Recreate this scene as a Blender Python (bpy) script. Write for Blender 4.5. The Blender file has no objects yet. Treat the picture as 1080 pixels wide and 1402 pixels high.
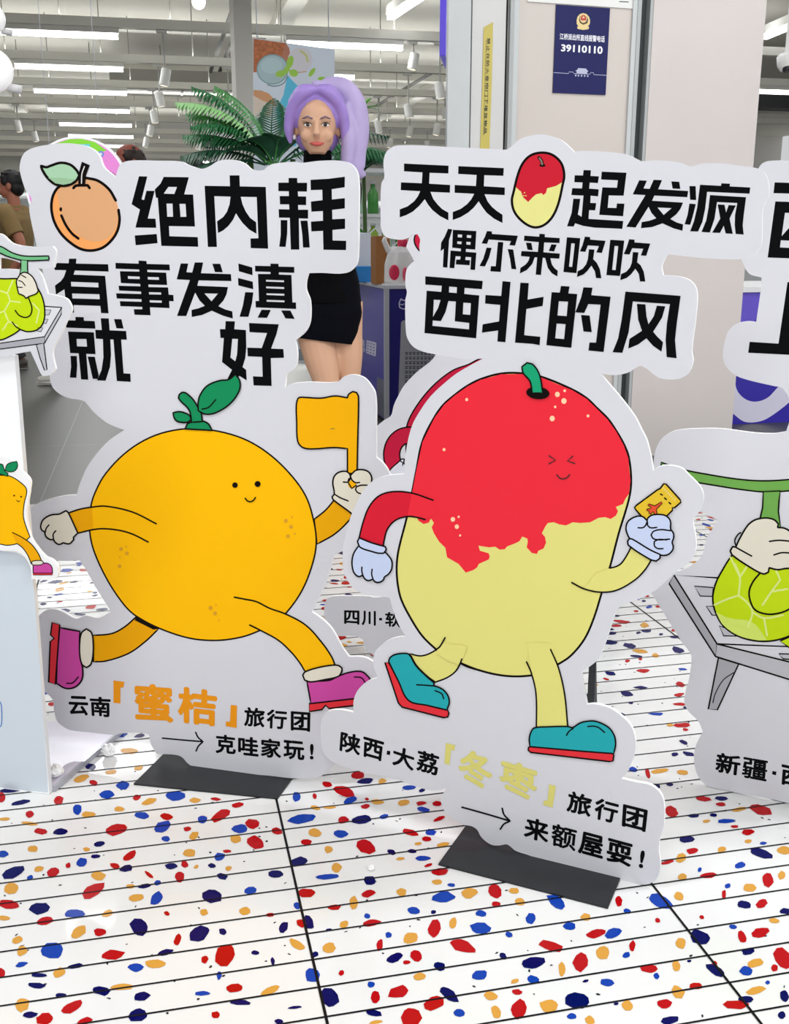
import bpy, bmesh, math, random
from mathutils import Vector, Matrix
from mathutils.geometry import tessellate_polygon
random.seed(7)
R = math.radians
scene = bpy.context.scene
COL = scene.collection

# ------------------------------------------------------------------ camera
F, HOR, CAMH = 1430.0, 332.0, 1.08
PITCH = math.atan2(701 - HOR, F)
cam_data = bpy.data.cameras.new('camera')
cam = bpy.data.objects.new('camera', cam_data)
COL.objects.link(cam)
cam.location = (0, 0, CAMH)
cam.rotation_euler = (math.pi / 2 - PITCH, 0, 0)
cam_data.sensor_fit = 'VERTICAL'
cam_data.sensor_height = 36.0
cam_data.lens = F / 1402 * 36.0
cam_data.clip_start = 0.02
scene.camera = cam
scene.view_settings.view_transform = 'Standard'
scene.view_settings.look = 'None'
scene.view_settings.gamma = 1
scene.view_settings.use_curve_mapping = False
scene.view_settings.exposure = -0.2

# the shop is laid out on one grid: U along the floor boards, V along the grout lines
ANG = R(12.8)
U = Vector((math.cos(ANG), math.sin(ANG), 0))
V = Vector((-math.sin(ANG), math.cos(ANG), 0))
Z = Vector((0, 0, 1))

def ray(x, y):
    d = Vector(((x - 540) / F, 1, -(y - 701) / F))
    c, s = math.cos(PITCH), math.sin(PITCH)
    return Vector((d.x, d.y * c + d.z * s, -d.y * s + d.z * c))
EYE = Vector((0, 0, CAMH))
def hit_z(x, y, z=0.0):
    d = ray(x, y); return EYE + d * ((z - CAMH) / d.z)
def hit_plane(x, y, p, n):
    d = ray(x, y); return EYE + d * ((p - EYE).dot(n) / d.dot(n))
def at(x, y, dist):
    d = ray(x, y); return EYE + d * (dist / d.y)
def uv(p): return p.dot(U), p.dot(V)
def W(u, v, z): return U * u + V * v + Z * z

# ------------------------------------------------------------------ light
world = bpy.data.worlds.new('shop_ambient'); scene.world = world
world.use_nodes = True
world.node_tree.nodes['Background'].inputs[0].default_value = (0.97, 0.985, 1.0, 1)
world.node_tree.nodes['Background'].inputs[1].default_value = 0.7
LAMP_Z = 3.5
pa, pb = hit_z(168, 50, LAMP_Z), hit_z(165, 95, LAMP_Z)
ROW_U1 = (uv(pa)[0] + uv(pb)[0]) / 2
ROW_V0 = uv(pa)[1]
ROW_DV = uv(pb)[1] - uv(pa)[1]
LAMP_L = 1.5
pc = hit_z(546, 70, LAMP_Z)
ROW2_U1 = uv(pc)[0]
ROW2_DV0 = uv(pc)[1] - ROW_V0
def area_lamp(u, v, power, sx=1.5, sy=0.25, z=LAMP_Z - 0.05):
    l = bpy.data.lights.new('tube_or_fill_lamp', 'AREA')
    l.shape = 'RECTANGLE'; l.size = sx; l.size_y = sy; l.energy = power
    l.color = (0.965, 0.985, 1.0)
    o = bpy.data.objects.new('tube_or_fill_lamp', l); COL.objects.link(o)
    o.location = W(u, v, z); o.rotation_euler = (0, 0, ANG)
    return o
# the tube rows carry on over and behind the camera
for k in range(1, 9):
    v = ROW_V0 - k * ROW_DV
    for u in (ROW_U1 - LAMP_L / 2, ROW2_U1 - LAMP_L / 2, ROW2_U1 + 2.6):
        area_lamp(u, v, (66 if v > -1.6 else 46) if v < 1.5 else 28)
# the visible rows shine down on the far floor
for k in range(0, 8):
    v = ROW_V0 + k * ROW_DV
    for u in (ROW_U1 - LAMP_L / 2, ROW2_U1 - LAMP_L / 2, ROW2_U1 + 6.85):
        area_lamp(u, v, 26, 1.46, 0.08, LAMP_Z - 0.034)
    up = area_lamp(-1.0, v, 150, 22, 0.1, LAMP_Z + 0.22)  # added fill strip above each rail, aimed up to brighten the slab; no fixture
    up.rotation_euler = (math.pi, 0, ANG)

# ------------------------------------------------------------------ materials
MATS = {}
def lin(c):
    return c / 12.92 if c <= 0.04045 else ((c + 0.055) / 1.055) ** 2.4
def rgb(h):
    return tuple(lin(int(h[i:i + 2], 16) / 255) for i in (0, 2, 4))
def mat(hexc, rough=0.5, metal=0.0, emit=0.0, spec=0.5, noise=0.0, nscale=30.0, trans=0.0):
    key = (hexc, rough, metal, emit, spec, noise, nscale, trans)
    if key in MATS: return MATS[key]
    m = bpy.data.materials.new('paint_' + hexc)
    m.use_nodes = True
    nt = m.node_tree; b = nt.nodes['Principled BSDF']
    c = rgb(hexc)
    b.inputs['Base Color'].default_value = (*c, 1)
    b.inputs['Roughness'].default_value = rough
    b.inputs['Metallic'].default_value = metal
    b.inputs['Specular IOR Level'].default_value = spec
    if trans: b.inputs['Transmission Weight'].default_value = trans
    if emit:
        b.inputs['Emission Color'].default_value = (*c, 1)
        b.inputs['Emission Strength'].default_value = emit
    if noise:
        tc = nt.nodes.new('ShaderNodeTexCoord')
        n = nt.nodes.new('ShaderNodeTexNoise'); n.inputs['Scale'].default_value = nscale
        n.inputs['Detail'].default_value = 6
        r = nt.nodes.new('ShaderNodeValToRGB')
        r.color_ramp.elements[0].position = 0.3; r.color_ramp.elements[1].position = 0.75
        r.color_ramp.elements[0].color = (*[x * (1 - noise) for x in c], 1)
        r.color_ramp.elements[1].color = (*[min(1, x * (1 + noise)) for x in c], 1)
        nt.links.new(tc.outputs['Object'], n.inputs['Vector'])
        nt.links.new(n.outputs['Fac'], r.inputs['Fac'])
        nt.links.new(r.outputs['Color'], b.inputs['Base Color'])
    MATS[key] = m
    return m

# ------------------------------------------------------------------ object helpers
def tag(o, label=None, cat=None, group=None, kind=None):
    if label: o['label'] = label
    if cat: o['category'] = cat
    if group: o['group'] = group
    if kind: o['kind'] = kind
    return o
def thing(name, label, cat, mw, group=None):
    o = bpy.data.objects.new(name, None); COL.objects.link(o)
    o.empty_display_size = 0.1
    o.matrix_world = mw if isinstance(mw, Matrix) else Matrix.Translation(Vector(mw))
    return tag(o, label, cat, group)
def frame(origin, xdir=None, ydir=None):
    x = (xdir or U).normalized(); z = Z; y = z.cross(x)
    m = Matrix((x, y, z)).transposed().to_4x4(); m.translation = origin
    return m

class MB:
    """collects faces with material slots, then becomes one mesh object"""
    def __init__(self):
        self.v = []; self.f = []; self.mi = []; self.ms = []
    def slot(self, m):
        if m not in self.ms: self.ms.append(m)
        return self.ms.index(m)
    def add(self, verts, faces, m):
        b = len(self.v); self.v += [tuple(p) for p in verts]
        s = self.slot(m)
        for f in faces:
            self.f.append([b + i for i in f]); self.mi.append(s)
    def box(self, lo, hi, m, mtx=None):
        x0, y0, z0 = lo; x1, y1, z1 = hi
        vs = [Vector(p) for p in ((x0, y0, z0), (x1, y0, z0), (x1, y1, z0), (x0, y1, z0),
                                  (x0, y0, z1), (x1, y0, z1), (x1, y1, z1), (x0, y1, z1))]
        if mtx: vs = [mtx @ p for p in vs]
        self.add(vs, [(0, 3, 2, 1), (4, 5, 6, 7), (0, 1, 5, 4), (1, 2, 6, 5), (2, 3, 7, 6), (3, 0, 4, 7)], m)
    def tube(self, pts, rad, m, n=12, ell=None, ref=None):
        """rings along pts; rad a number or list; ell = list of (rx, ry) factors"""
        pts = [Vector(p) for p in pts]; k = len(pts)
        if not isinstance(rad, (list, tuple)): rad = [rad] * k
        vs = []; fs = []
        prev = None
        for i, p in enumerate(pts):
            t = (pts[min(i + 1, k - 1)] - pts[max(i - 1, 0)]).normalized()
            if prev is None:
                a = Vector(ref) if ref else (Vector((1, 0, 0)) if abs(t.x) < 0.8 else Vector((0, 1, 0)))
            else: a = prev
            a = (a - t * a.dot(t)).normalized(); prev = a
            c = t.cross(a)
            ex, ey = ell[i] if ell else (1, 1)
            for j in range(n):
                th = 2 * math.pi * j / n
                vs.append(p + a * (math.cos(th) * rad[i] * ex) + c * (math.sin(th) * rad[i] * ey))
        for i in range(k - 1):
            for j in range(n):
                fs.append((i * n + j, i * n + (j + 1) % n, (i + 1) * n + (j + 1) % n, (i + 1) * n + j))
        fs.append(tuple(range(n - 1, -1, -1))); fs.append(tuple((k - 1) * n + j for j in range(n)))
        self.add(vs, fs, m)
    def lathe(self, prof, m, n=24, c=(0, 0, 0)):
        """prof = [(radius, z)...] about the z axis"""
        c = Vector(c)
        self.tube([c + Vector((0, 0, z)) for r, z in prof], [max(r, 1e-4) for r, z in prof], m, n)
    def ball(self, c, r, m, nu=16, nv=10, mtx=None):
        c = Vector(c); rx, ry, rz = r if isinstance(r, (tuple, list)) else (r, r, r)
        vs = []; fs = []
        for i in range(nv + 1):
            ph = math.pi * i / nv
            for j in range(nu):
                th = 2 * math.pi * j / nu
                p = Vector((rx * math.sin(ph) * math.cos(th), ry * math.sin(ph) * math.sin(th), rz * math.cos(ph)))
                if mtx: p = mtx @ p
                vs.append(c + p)
        for i in range(nv):
            for j in range(nu):
                a, b2 = i * nu + j, i * nu + (j + 1) % nu
                d, e = (i + 1) * nu + j, (i + 1) * nu + (j + 1) % nu
                if i == 0: fs.append((a, d, e))
                elif i == nv - 1: fs.append((a, d, b2))
                else: fs.append((a, d, e, b2))
        self.add(vs, fs, m)
    def build(self, name, parent=None, smooth=False, bevel=0.0, label=None, kind=None, remesh=0.0, relax=0):
        me = bpy.data.meshes.new(name)
        me.from_pydata(self.v, [], self.f)
        for m in self.ms: me.materials.append(m)
        for p, s in zip(me.polygons, self.mi): p.material_index = s
        if remesh:
            o = bpy.data.objects.new('tmp', me); COL.objects.link(o)
            md = o.modifiers.new('r', 'REMESH'); md.mode = 'VOXEL'; md.voxel_size = remesh; md.use_smooth_shade = True
            if relax:
                sm = o.modifiers.new('s', 'SMOOTH'); sm.iterations = relax; sm.factor = 0.5
            dg = bpy.context.evaluated_depsgraph_get(); dg.update()
            me2 = bpy.data.meshes.new_from_object(o.evaluated_get(dg))
            bpy.data.objects.remove(o); bpy.data.meshes.remove(me)
            me = me2; me.name = name
            if not me.materials and self.ms: me.materials.append(self.ms[0])
        else:
            me.validate()
        if bevel:
            bm = bmesh.new(); bm.from_mesh(me)
            bmesh.ops.remove_doubles(bm, verts=bm.verts, dist=1e-5)
            ed = [e for e in bm.edges if e.is_manifold and e.calc_face_angle(0) > 0.6]
            bmesh.ops.bevel(bm, geom=ed, offset=bevel, segments=2, affect='EDGES', profile=0.7)
            bm.to_mesh(me); bm.free()
        if smooth:
            for p in me.polygons: p.use_smooth = True
        me.update()
        o = bpy.data.objects.new(name, me); COL.objects.link(o)
        if parent is not None: o.parent = parent
        if label: o['label'] = label
        if kind: o['kind'] = kind
        return o

# ------------------------------------------------------------------ flat artwork on a board
def smooth_pts(pts, closed=True, sub=5, corner=48):
    P = [Vector((p[0], p[1])) for p in pts]; n = len(P); out = []
    def cor(i):
        if not closed and (i == 0 or i == n - 1): return True
        a = P[i] - P[i - 1]; b = P[(i + 1) % n] - P[i]
        if a.length < 1e-6 or b.length < 1e-6: return True
        return math.degrees(a.angle(b)) > corner
    C = [cor(i) for i in range(n)]
    for i in range(n if closed else n - 1):
        j = (i + 1) % n
        p, q = P[i], P[j]; L = (q - p).length
        def tan(k):
            d = P[(k + 1) % n] - P[k - 1]
            return d.normalized() * L if d.length > 1e-6 else q - p
        m0 = (q - p) if C[i] else tan(i)
        m1 = (q - p) if C[j] else tan(j)
        for s in range(sub):
            t = s / sub
            h00 = 2 * t ** 3 - 3 * t ** 2 + 1; h10 = t ** 3 - 2 * t ** 2 + t
            h01 = -2 * t ** 3 + 3 * t ** 2; h11 = t ** 3 - t ** 2
            out.append(p * h00 + m0 * h10 + q * h01 + m1 * h11)
    if not closed: out.append(P[-1])
    return [(p.x, p.y) for p in out]
def oval(cx, cy, rx, ry=None, rot=0, n=20):
    ry = ry or rx; c, s = math.cos(R(rot)), math.sin(R(rot))
    return [(cx + rx * math.cos(a) * c - ry * math.sin(a) * s, cy + rx * math.cos(a) * s + ry * math.sin(a) * c)
            for a in (2 * math.pi * i / n for i in range(n))]
STEP = 0.00004
class Sheet:
    """an upright flat board; points are given where they are seen and land on its front face"""
    def __init__(self, p, xdir, lean=0.0):
        self.p = Vector(p); self.x = Vector(xdir).normalized()
        self.n = Vector((self.x.y, -self.x.x, 0))
        self.m = frame(self.p, self.x)
        self.inv = self.m.inverted()
    def loc(self, x, y):
        q = self.inv @ hit_plane(x, y, self.p, self.n)
        return q.x, q.z
class Art:
    def __init__(self, sheet, base=1):
        self.s = sheet; self.mb = MB(); self.k = base
    def tri(self, loops, m, layer=None):
        """loops in board coordinates"""
        y = -STEP * (self.k if layer is None else layer)
        vl = [[Vector((a, b, 0)) for a, b in lp] for lp in loops]
        flat = [p for lp in vl for p in lp]
        fs = []
        for t in tessellate_polygon(vl):
            a, b, c = (flat[i] for i in t)
            cr = (b - a).cross(c - a).z
            if abs(cr) < 1e-12: continue
            fs.append(t if cr > 0 else (t[0], t[2], t[1]))
        self.mb.add([(p.x, y, p.y) for p in flat], fs, m)
    def poly(self, pts, m, holes=(), smooth=False):
        if smooth: pts = smooth_pts(pts)
        self.tri([[self.s.loc(*p) for p in pts]] + [[self.s.loc(*p) for p in h] for h in holes], m)
        self.k += 1
    def line(self, pts, w, m, closed=False, smooth=True, cap=True):
        if smooth and len(pts) > 2: pts = smooth_pts(pts, closed)
        P = [Vector(p) for p in pts]; n = len(P); L = []; Rr = []
        for i in range(n):
            a = P[i - 1] if (closed or i > 0) else P[i]
            b = P[(i + 1) % n] if (closed or i < n - 1) else P[i]
            d = (b - a)
            if d.length < 1e-9: d = Vector((1, 0))
            d.normalize(); q = Vector((-d.y, d.x)) * (w / 2)
            L.append(P[i] + q); Rr.append(P[i] - q)
        y = -STEP * self.k
        vs = [self.s.loc(*p) for p in L] + [self.s.loc(*p) for p in Rr]
        vs = [(a, y, b) for a, b in vs]
        fs = []
        for i in range(n if closed else n - 1):
            j = (i + 1) % n
            fs.append((i, j, n + j, n + i))
        self.mb.add(vs, fs, m)
        if cap and not closed:
            for e in (P[0], P[-1]):
                self.mb.add([(a, y - STEP * .3, b) for a, b in (self.s.loc(*q) for q in oval(e.x, e.y, w / 2, n=8))], [tuple(range(8))], m)
        self.k += 1
    def shape(self, pts, fill, ink=None, w=2.2, smooth=True, closed=True):
        if smooth: pts = smooth_pts(pts)
        if fill: self.poly(pts, fill)
        if ink: self.line(pts, w, ink, closed=closed, smooth=False)
    def glyph(self, ox, oy, sc, polys, m):
        for g in polys:
            lp = g if isinstance(g[0][0], (list, tuple)) else [g]
            self.tri([[self.s.loc(ox + x / sc, oy + y / sc) for x, y in l] for l in lp], m)
        self.k += 1
    def text(self, body, quad, m, bold=0.03):
        """body stretched over quad = TL, TR, BR, BL"""
        T = text_tris(body)
        if not T: return
        (vs, fs) = T
        TL, TR, BR, BL = [Vector(self.s.loc(*q)) for q in quad]
        k8 = [(0, 0)] + ([(math.cos(a) * bold, math.sin(a) * bold) for a in (i * math.pi / 4 for i in range(8))] if bold else [])
        xs = [v[0] for v in vs]; ys = [v[1] for v in vs]
        x0, x1, y0, y1 = min(xs) - bold, max(xs) + bold, min(ys) - bold, max(ys) + bold
        for q, (dx, dy) in enumerate(k8):
            out = []
            y = -STEP * (self.k + q * 0.04)
            for a, b in vs:
                s = (a + dx - x0) / (x1 - x0); t = (b + dy - y0) / (y1 - y0)
                p = (BL * (1 - s) + BR * s) * (1 - t) + (TL * (1 - s) + TR * s) * t
                out.append((p.x, y, p.y))
            self.mb.add(out, fs, m)
        self.k += 1
    def build(self, name, parent, label=None):
        onto(self.mb, self.s, parent)
        return self.mb.build(name, parent, label=label)
def onto(mb, sheet, parent):
    r = parent
    while r.parent: r = r.parent
    x = r.matrix_world.inverted() @ sheet.m
    mb.v = [tuple(x @ Vector(q)) for q in mb.v]
TXT = {}
def text_tris(body):
    if body in TXT: return TXT[body]
    c = bpy.data.curves.new('t', 'FONT'); c.body = body; c.resolution_u = 3
    o = bpy.data.objects.new('t', c); COL.objects.link(o)
    dg = bpy.context.evaluated_depsgraph_get(); dg.update()
    me = bpy.data.meshes.new_from_object(o.evaluated_get(dg))
    vs = [(v.co.x, v.co.y) for v in me.vertices]; fs = [tuple(p.vertices) for p in me.polygons]
    bpy.data.objects.remove(o); bpy.data.curves.remove(c); bpy.data.meshes.remove(me)
    TXT[body] = (vs, fs) if vs else None
    return TXT[body]
def panel(sheet, outline, parent, name='panel', front=None, side=None, thick=0.007, holes=(), smooth=True, label=None):
    """a cut-out board with real thickness behind its printed face"""
    a = smooth_pts(outline) if smooth else outline
    loops = [[sheet.loc(*p) for p in a]] + [[sheet.loc(*p) for p in h] for h in holes]
    art = Art(sheet, 0); art.tri(loops, front)
    mb = art.mb
    flat = [p for lp in loops for p in lp]
    back = []
    for t in tessellate_polygon([[Vector((x, y, 0)) for x, y in lp] for lp in loops]):
        p, q, r = (Vector((*flat[i], 0)) for i in t)
        back.append((t[0], t[2], t[1]) if (q - p).cross(r - p).z > 0 else t)
    mb.add([(x, thick, z) for x, z in flat], back, side)
    for lp in loops:
        n = len(lp)
        mb.add([(x, 0, z) for x, z in lp] + [(x, thick, z) for x, z in lp],
               [(i, (i + 1) % n, n + (i + 1) % n, n + i) for i in range(n)], side)
    onto(mb, sheet, parent)
    return mb.build(name, parent, label=label)
# ------------------------------------------------------------------ floor
def floor_material(hexc, rough, noise, nscale, spec=0.5):
    m = bpy.data.materials.new('floor_' + hexc); m.use_nodes = True
    nt = m.node_tree; b = nt.nodes['Principled BSDF']
    tc = nt.nodes.new('ShaderNodeTexCoord'); n = nt.nodes.new('ShaderNodeTexNoise')
    n.inputs['Scale'].default_value = nscale; n.inputs['Detail'].default_value = 8; n.inputs['Roughness'].default_value = 0.7
    r = nt.nodes.new('ShaderNodeValToRGB'); c = rgb(hexc)
    r.color_ramp.elements[0].position = 0.3; r.color_ramp.elements[1].position = 0.8
    r.color_ramp.elements[0].color = (*[x * (1 - noise) for x in c], 1)
    r.color_ramp.elements[1].color = (*[min(1, x * (1 + noise)) for x in c], 1)
    nt.links.new(tc.outputs['Object'], n.inputs['Vector']); nt.links.new(n.outputs['Fac'], r.inputs['Fac'])
    nt.links.new(r.outputs['Color'], b.inputs['Base Color'])
    b.inputs['Roughness'].default_value = rough; b.inputs['Specular IOR Level'].default_value = spec
    return m
FM = dict(w=floor_material('DADADA', 0.09, 0.015, 2.0), r=mat('A80A10', 0.12, spec=.1), b=mat('103A9C', 0.12, spec=.1), n=mat('020450', 0.12, spec=.1),
          y=mat('C8923E', 0.12, spec=.1), k=mat('0C1020', 0.2), l=mat('0C0D12', 0.3, spec=.1), g=mat('5A5C5E', 0.3))
fl = MB()
EDGE_V = uv(hit_z(90, 688))[1]                      # where the terrazzo ends and the grey floor begins
def quad_uv(u0, u1, v0, v1, z, m):
    fl.add([W(u0, v0, z), W(u1, v0, z), W(u1, v1, z), W(u0, v1, z)], [(0, 1, 2, 3)], m)
quad_uv(-4, 5, -3, EDGE_V, 0, FM['w'])
grey = floor_material('4E4D4A', 0.36, 0.16, 45.0, .3)
quad_uv(-22, 22, EDGE_V, 36, 0, grey)
quad_uv(-22, -4, -3, EDGE_V, 0, grey); quad_uv(5, 22, -3, EDGE_V, 0, grey)
def chip(c, au, av, th, m, z, n=9):
    """an irregular stone chip; au, av half sizes in metres"""
    pts = []; ph = random.random() * 6
    for i in range(n):
        a = 2 * math.pi * i / n + random.uniform(-.2, .2)
        k = random.uniform(0.78, 1.16) * (1 + 0.14 * math.cos(2 * a + ph))
        x, y = au * k * math.cos(a), av * k * math.sin(a)
        q = c + Vector((x * math.cos(th) - y * math.sin(th), x * math.sin(th) + y * math.cos(th), 0))
        q.z = z; pts.append(q)
    fl.add(pts, [tuple(range(n))], m)
def seen_chip(x, y, rx, ry, rot, m):
    pts = []; n = 10; ph = random.random() * 6
    c, s = math.cos(R(rot)), math.sin(R(rot))
    for i in range(n):
        a = 2 * math.pi * i / n + random.uniform(-.15, .15)
        k = random.uniform(0.86, 1.12) * (1 + 0.12 * math.cos(2 * a + ph))
        px, py = rx * k * math.cos(a), ry * k * math.sin(a)
        pts.append(hit_z(x + px * c - py * s, y + px * s + py * c, 0.0006))
    pts.reverse()
    fl.add(pts, [tuple(range(n))], m)
CH = {}
CH['r'] = ((0, '5,155,18,22 240,167,20,18 122,224,18,13 166,294,24,13 475,287,48,20 684,233,28,13 908,228,42,20,-25 1035,264,32,17 977,186,22,11 1050,340,38,22,25 384,95,15,12 533,394,30,16,-25 219,463,25,19 470,436,20,11 280,434,10,12 759,430,16,14 738,481,22,21 382,540,52,24,-20 35,595,45,19,10 184,662,34,18 410,708,27,14 685,632,11,9 730,740,15,23,20 462,802,48,19 925,800,50,36,-35 842,820,14,16 965,938,33,17 5,875,15,20 297,1015,44,22,-20 183,1065,34,24 350,1073,28,15 886,1048,20,13 613,473,22,7,35 562,156,15,12 770,284,17,9 933,376,16,7 886,162,18,7'),
 (360, '390,64,28,16 262,101,20,11 333,130,48,18,10 212,150,10,11 420,192,16,10 427,162,8,6 605,298,30,13,10 672,325,20,10 715,181,18,11 650,179,20,8 330,248,22,15 57,293,22,13 178,339,25,12 422,358,38,28,30 728,461,34,14 180,547,42,16 434,550,26,14 293,607,28,10 445,670,34,15 953,538,28,29 957,593,17,11 705,695,27,35 157,672,18,18 820,765,52,24,30 630,806,26,20 590,832,14,9 480,762,13,22,20 322,876,12,10 462,973,18,26,-15 556,953,42,24 703,1000,40,28 1050,1027,32,38 608,1060,38,45 1043,954,20,12 680,433,18,6,-15 722,243,24,8,-25 28,637,16,9'),
 (720, '500,55,10,20 598,214,28,20,20 728,160,30,11,8 800,183,20,8 965,206,48,18,10 912,298,30,11 856,275,16,6 682,375,25,11 578,422,26,8 747,475,30,12 993,495,24,30,-20 813,552,8,18 968,592,22,18 381,582,15,20,-25 290,713,38,18,-20 102,765,46,22,20 223,832,28,38,-15 436,765,12,22,15 505,858,34,18 888,728,18,24,-25 962,710,38,20 1058,815,34,45,-25 1020,855,12,16 570,1002,32,17,10 697,930,30,12 865,1006,46,19 722,647,10,8 541,660,12,9 775,838,12,10'))
CH['b'] = ((0, '440,143,28,18 505,106,28,17 722,148,38,20 317,205,20,21 585,229,28,15 668,275,33,22 832,246,18,16 985,283,28,20 680,325,18,11 901,399,20,18 335,421,20,19 10,388,22,14 642,570,25,26,30 1027,538,28,13 306,632,38,18 215,783,50,32 557,853,30,18 124,484,13,9 830,960,28,10 900,886,11,16 88,841,25,10 647,506,15,9'),
 (360, '138,152,19,17 163,243,50,20 360,166,28,13,-15 317,305,28,16 600,115,25,10 660,205,24,11 690,298,23,12 657,405,30,11 262,481,42,12 743,566,46,24 618,620,28,15 773,515,15,8 428,642,12,11 895,632,20,14 895,693,44,22 515,720,14,11 1010,718,17,11,30 890,885,30,20,-20 203,885,28,30 443,923,17,11 805,1040,22,17 140,600,12,16 497,234,18,9'),
 (720, '440,40,18,10 125,585,40,24,30 20,652,24,19 178,683,24,17,15 357,713,32,20,-15 412,803,15,12 28,903,24,17 333,915,26,18 536,888,10,14 555,582,44,25,15 880,433,24,11 822,252,32,10 975,343,12,7 713,452,8,9 829,518,13,9 850,686,17,8 905,868,30,18,15 992,915,9,8 188,1054,17,13 416,622,16,9'))
CH['n'] = ((0, '45,125,40,10 85,175,42,9,-8 247,296,27,15 407,346,25,10,-10 57,462,42,24,-15 518,447,26,14 394,397,17,9 703,437,23,14 870,435,17,9 913,480,21,13 164,611,40,26 594,519,27,8 870,562,40,26 572,690,36,33 820,713,42,28,-15 914,706,15,12 678,791,32,12 1048,793,18,9 160,886,30,9 310,848,36,9 150,928,38,11,8 416,949,32,19 583,973,32,18 250,968,23,10 122,1048,30,14 567,1050,38,26 987,997,40,11 372,30,23,12'),
 (360, '421,87,33,12,-12 405,248,42,16 147,418,36,18 52,470,30,17 440,496,27,17 528,380,20,10,15 612,376,17,9 84,690,18,23,20 188,668,22,26 40,829,8,17 542,814,36,17,-20 725,848,23,18 985,806,16,12,20 765,965,42,22,35 275,975,34,38 455,1041,33,13 130,1018,27,6 66,1075,18,10 700,626,12,7 270,697,12,4 653,126,14,7 212,800,14,12'),
 (720, '525,113,28,13 590,102,15,7 803,159,24,10 690,230,20,9 770,227,15,7 662,327,28,14 968,385,44,19,10 30,835,45,24 213,987,54,30,10 895,596,27,16 1065,622,20,13 715,730,46,26,25 780,865,38,20,30 912,787,28,12 905,985,28,17 1060,970,16,26 1050,1050,18,14,40 590,1070,34,18 670,827,10,5 245,909,12,6 370,1003,10,6'))
CH['y'] = ((0, '18,244,20,7 120,262,36,7 363,225,30,11 490,203,22,10 613,172,30,12,-25 800,167,24,10 334,78,32,13,-15 455,51,20,9 570,34,22,9 135,366,24,12 355,368,13,9 160,449,20,11 779,383,23,18 797,312,21,14 968,325,25,15 404,478,28,18 45,529,33,19 560,567,30,17,-15 535,520,17,9 442,632,23,13 322,708,34,20,-45 838,627,18,12 1007,621,25,15 72,740,23,14 90,785,23,18 243,875,27,20 636,838,44,17,-5 500,933,40,14 92,1007,25,30 15,650,22,10 806,440,11,7 938,446,13,10'),
 (360, '212,300,28,15,20 270,369,19,13 577,176,27,11 737,349,24,9 302,443,22,17 569,543,22,15 372,588,18,24 714,503,18,12 848,548,30,21 1030,538,20,13 1056,583,20,15 332,677,18,15 780,671,15,22 139,760,30,18,30 272,773,28,20,-20 606,733,30,23 642,891,25,16 30,948,36,17,-25 934,970,24,19 957,1035,20,26 1034,909,17,9 465,1078,26,8 470,173,30,10 490,88,18,9 214,197,20,9 275,195,22,7 563,407,17,7 637,345,13,7'),
 (720, '548,47,32,10 642,52,24,9 875,204,28,9 740,253,16,6 804,370,17,13 912,335,14,9 1060,372,30,17 636,405,22,18 643,481,16,14 918,527,26,18 1050,474,15,17,-20 628,562,20,17 245,647,22,14 1020,661,20,11 635,753,22,21 315,793,28,23 940,835,30,18,-10 148,860,16,24 617,848,18,18 945,948,36,15,-8 625,955,24,27,-20 95,1012,34,27 416,1010,24,20 262,1070,20,18'))
for c, groups in CH.items():
    for ox, lst in groups:
        for e in lst.split():
            q = [float(t) for t in e.split(',')]
            seen_chip(ox + q[0] / 3, 1040 + q[1] / 3, q[2] / 2.85, q[3] / 2.85, q[4] if len(q) > 4 else random.uniform(-12, 6), FM[c])
# the rest of the terrazzo: the same stones, scattered at the same density
random.seed(21)
GRID = {}
for i in range(9000):
    u, v = (random.uniform(-2.4, 3.4), random.uniform(-.3, EDGE_V - .05)) if i < 7600 else (random.uniform(-3.9, 4.9), random.uniform(-1.5, EDGE_V - .05))
    p = W(u, v, 0)
    d = p - EYE
    c2, s2 = math.cos(PITCH), math.sin(PITCH)
    fwd = d.y * c2 - d.z * s2; upv = d.y * s2 + d.z * c2
    if fwd > 0.05:
        sx, sy = 540 + F * d.x / fwd, 701 - F * upv / fwd
        if -40 < sx < 1120 and 1040 < sy < 1440: continue
    big = random.random()
    a = random.uniform(.006, .013) if big < .7 else random.uniform(.013, .02)
    cell = (int(p.x / .04), int(p.y / .04))
    if any((p - q).length < (a + b2) * 1.15 for dx in (-1, 0, 1) for dy in (-1, 0, 1) for q, b2 in GRID.get((cell[0] + dx, cell[1] + dy), ())): continue
    GRID.setdefault(cell, []).append((p, a))
    chip(p, a * random.uniform(1.1, 1.7), a, random.uniform(0, 3.2), FM[random.choice('rrbnny')], 0.0006 + i * 2e-8)
for i in range(2600):
    p = W(random.uniform(-2.6, 2.6), random.uniform(0.9, EDGE_V - .05), 0)
    chip(p, random.uniform(.0015, .004), random.uniform(.001, .0025), random.uniform(0, 3), FM['k'], 0.0005, 6)
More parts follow.
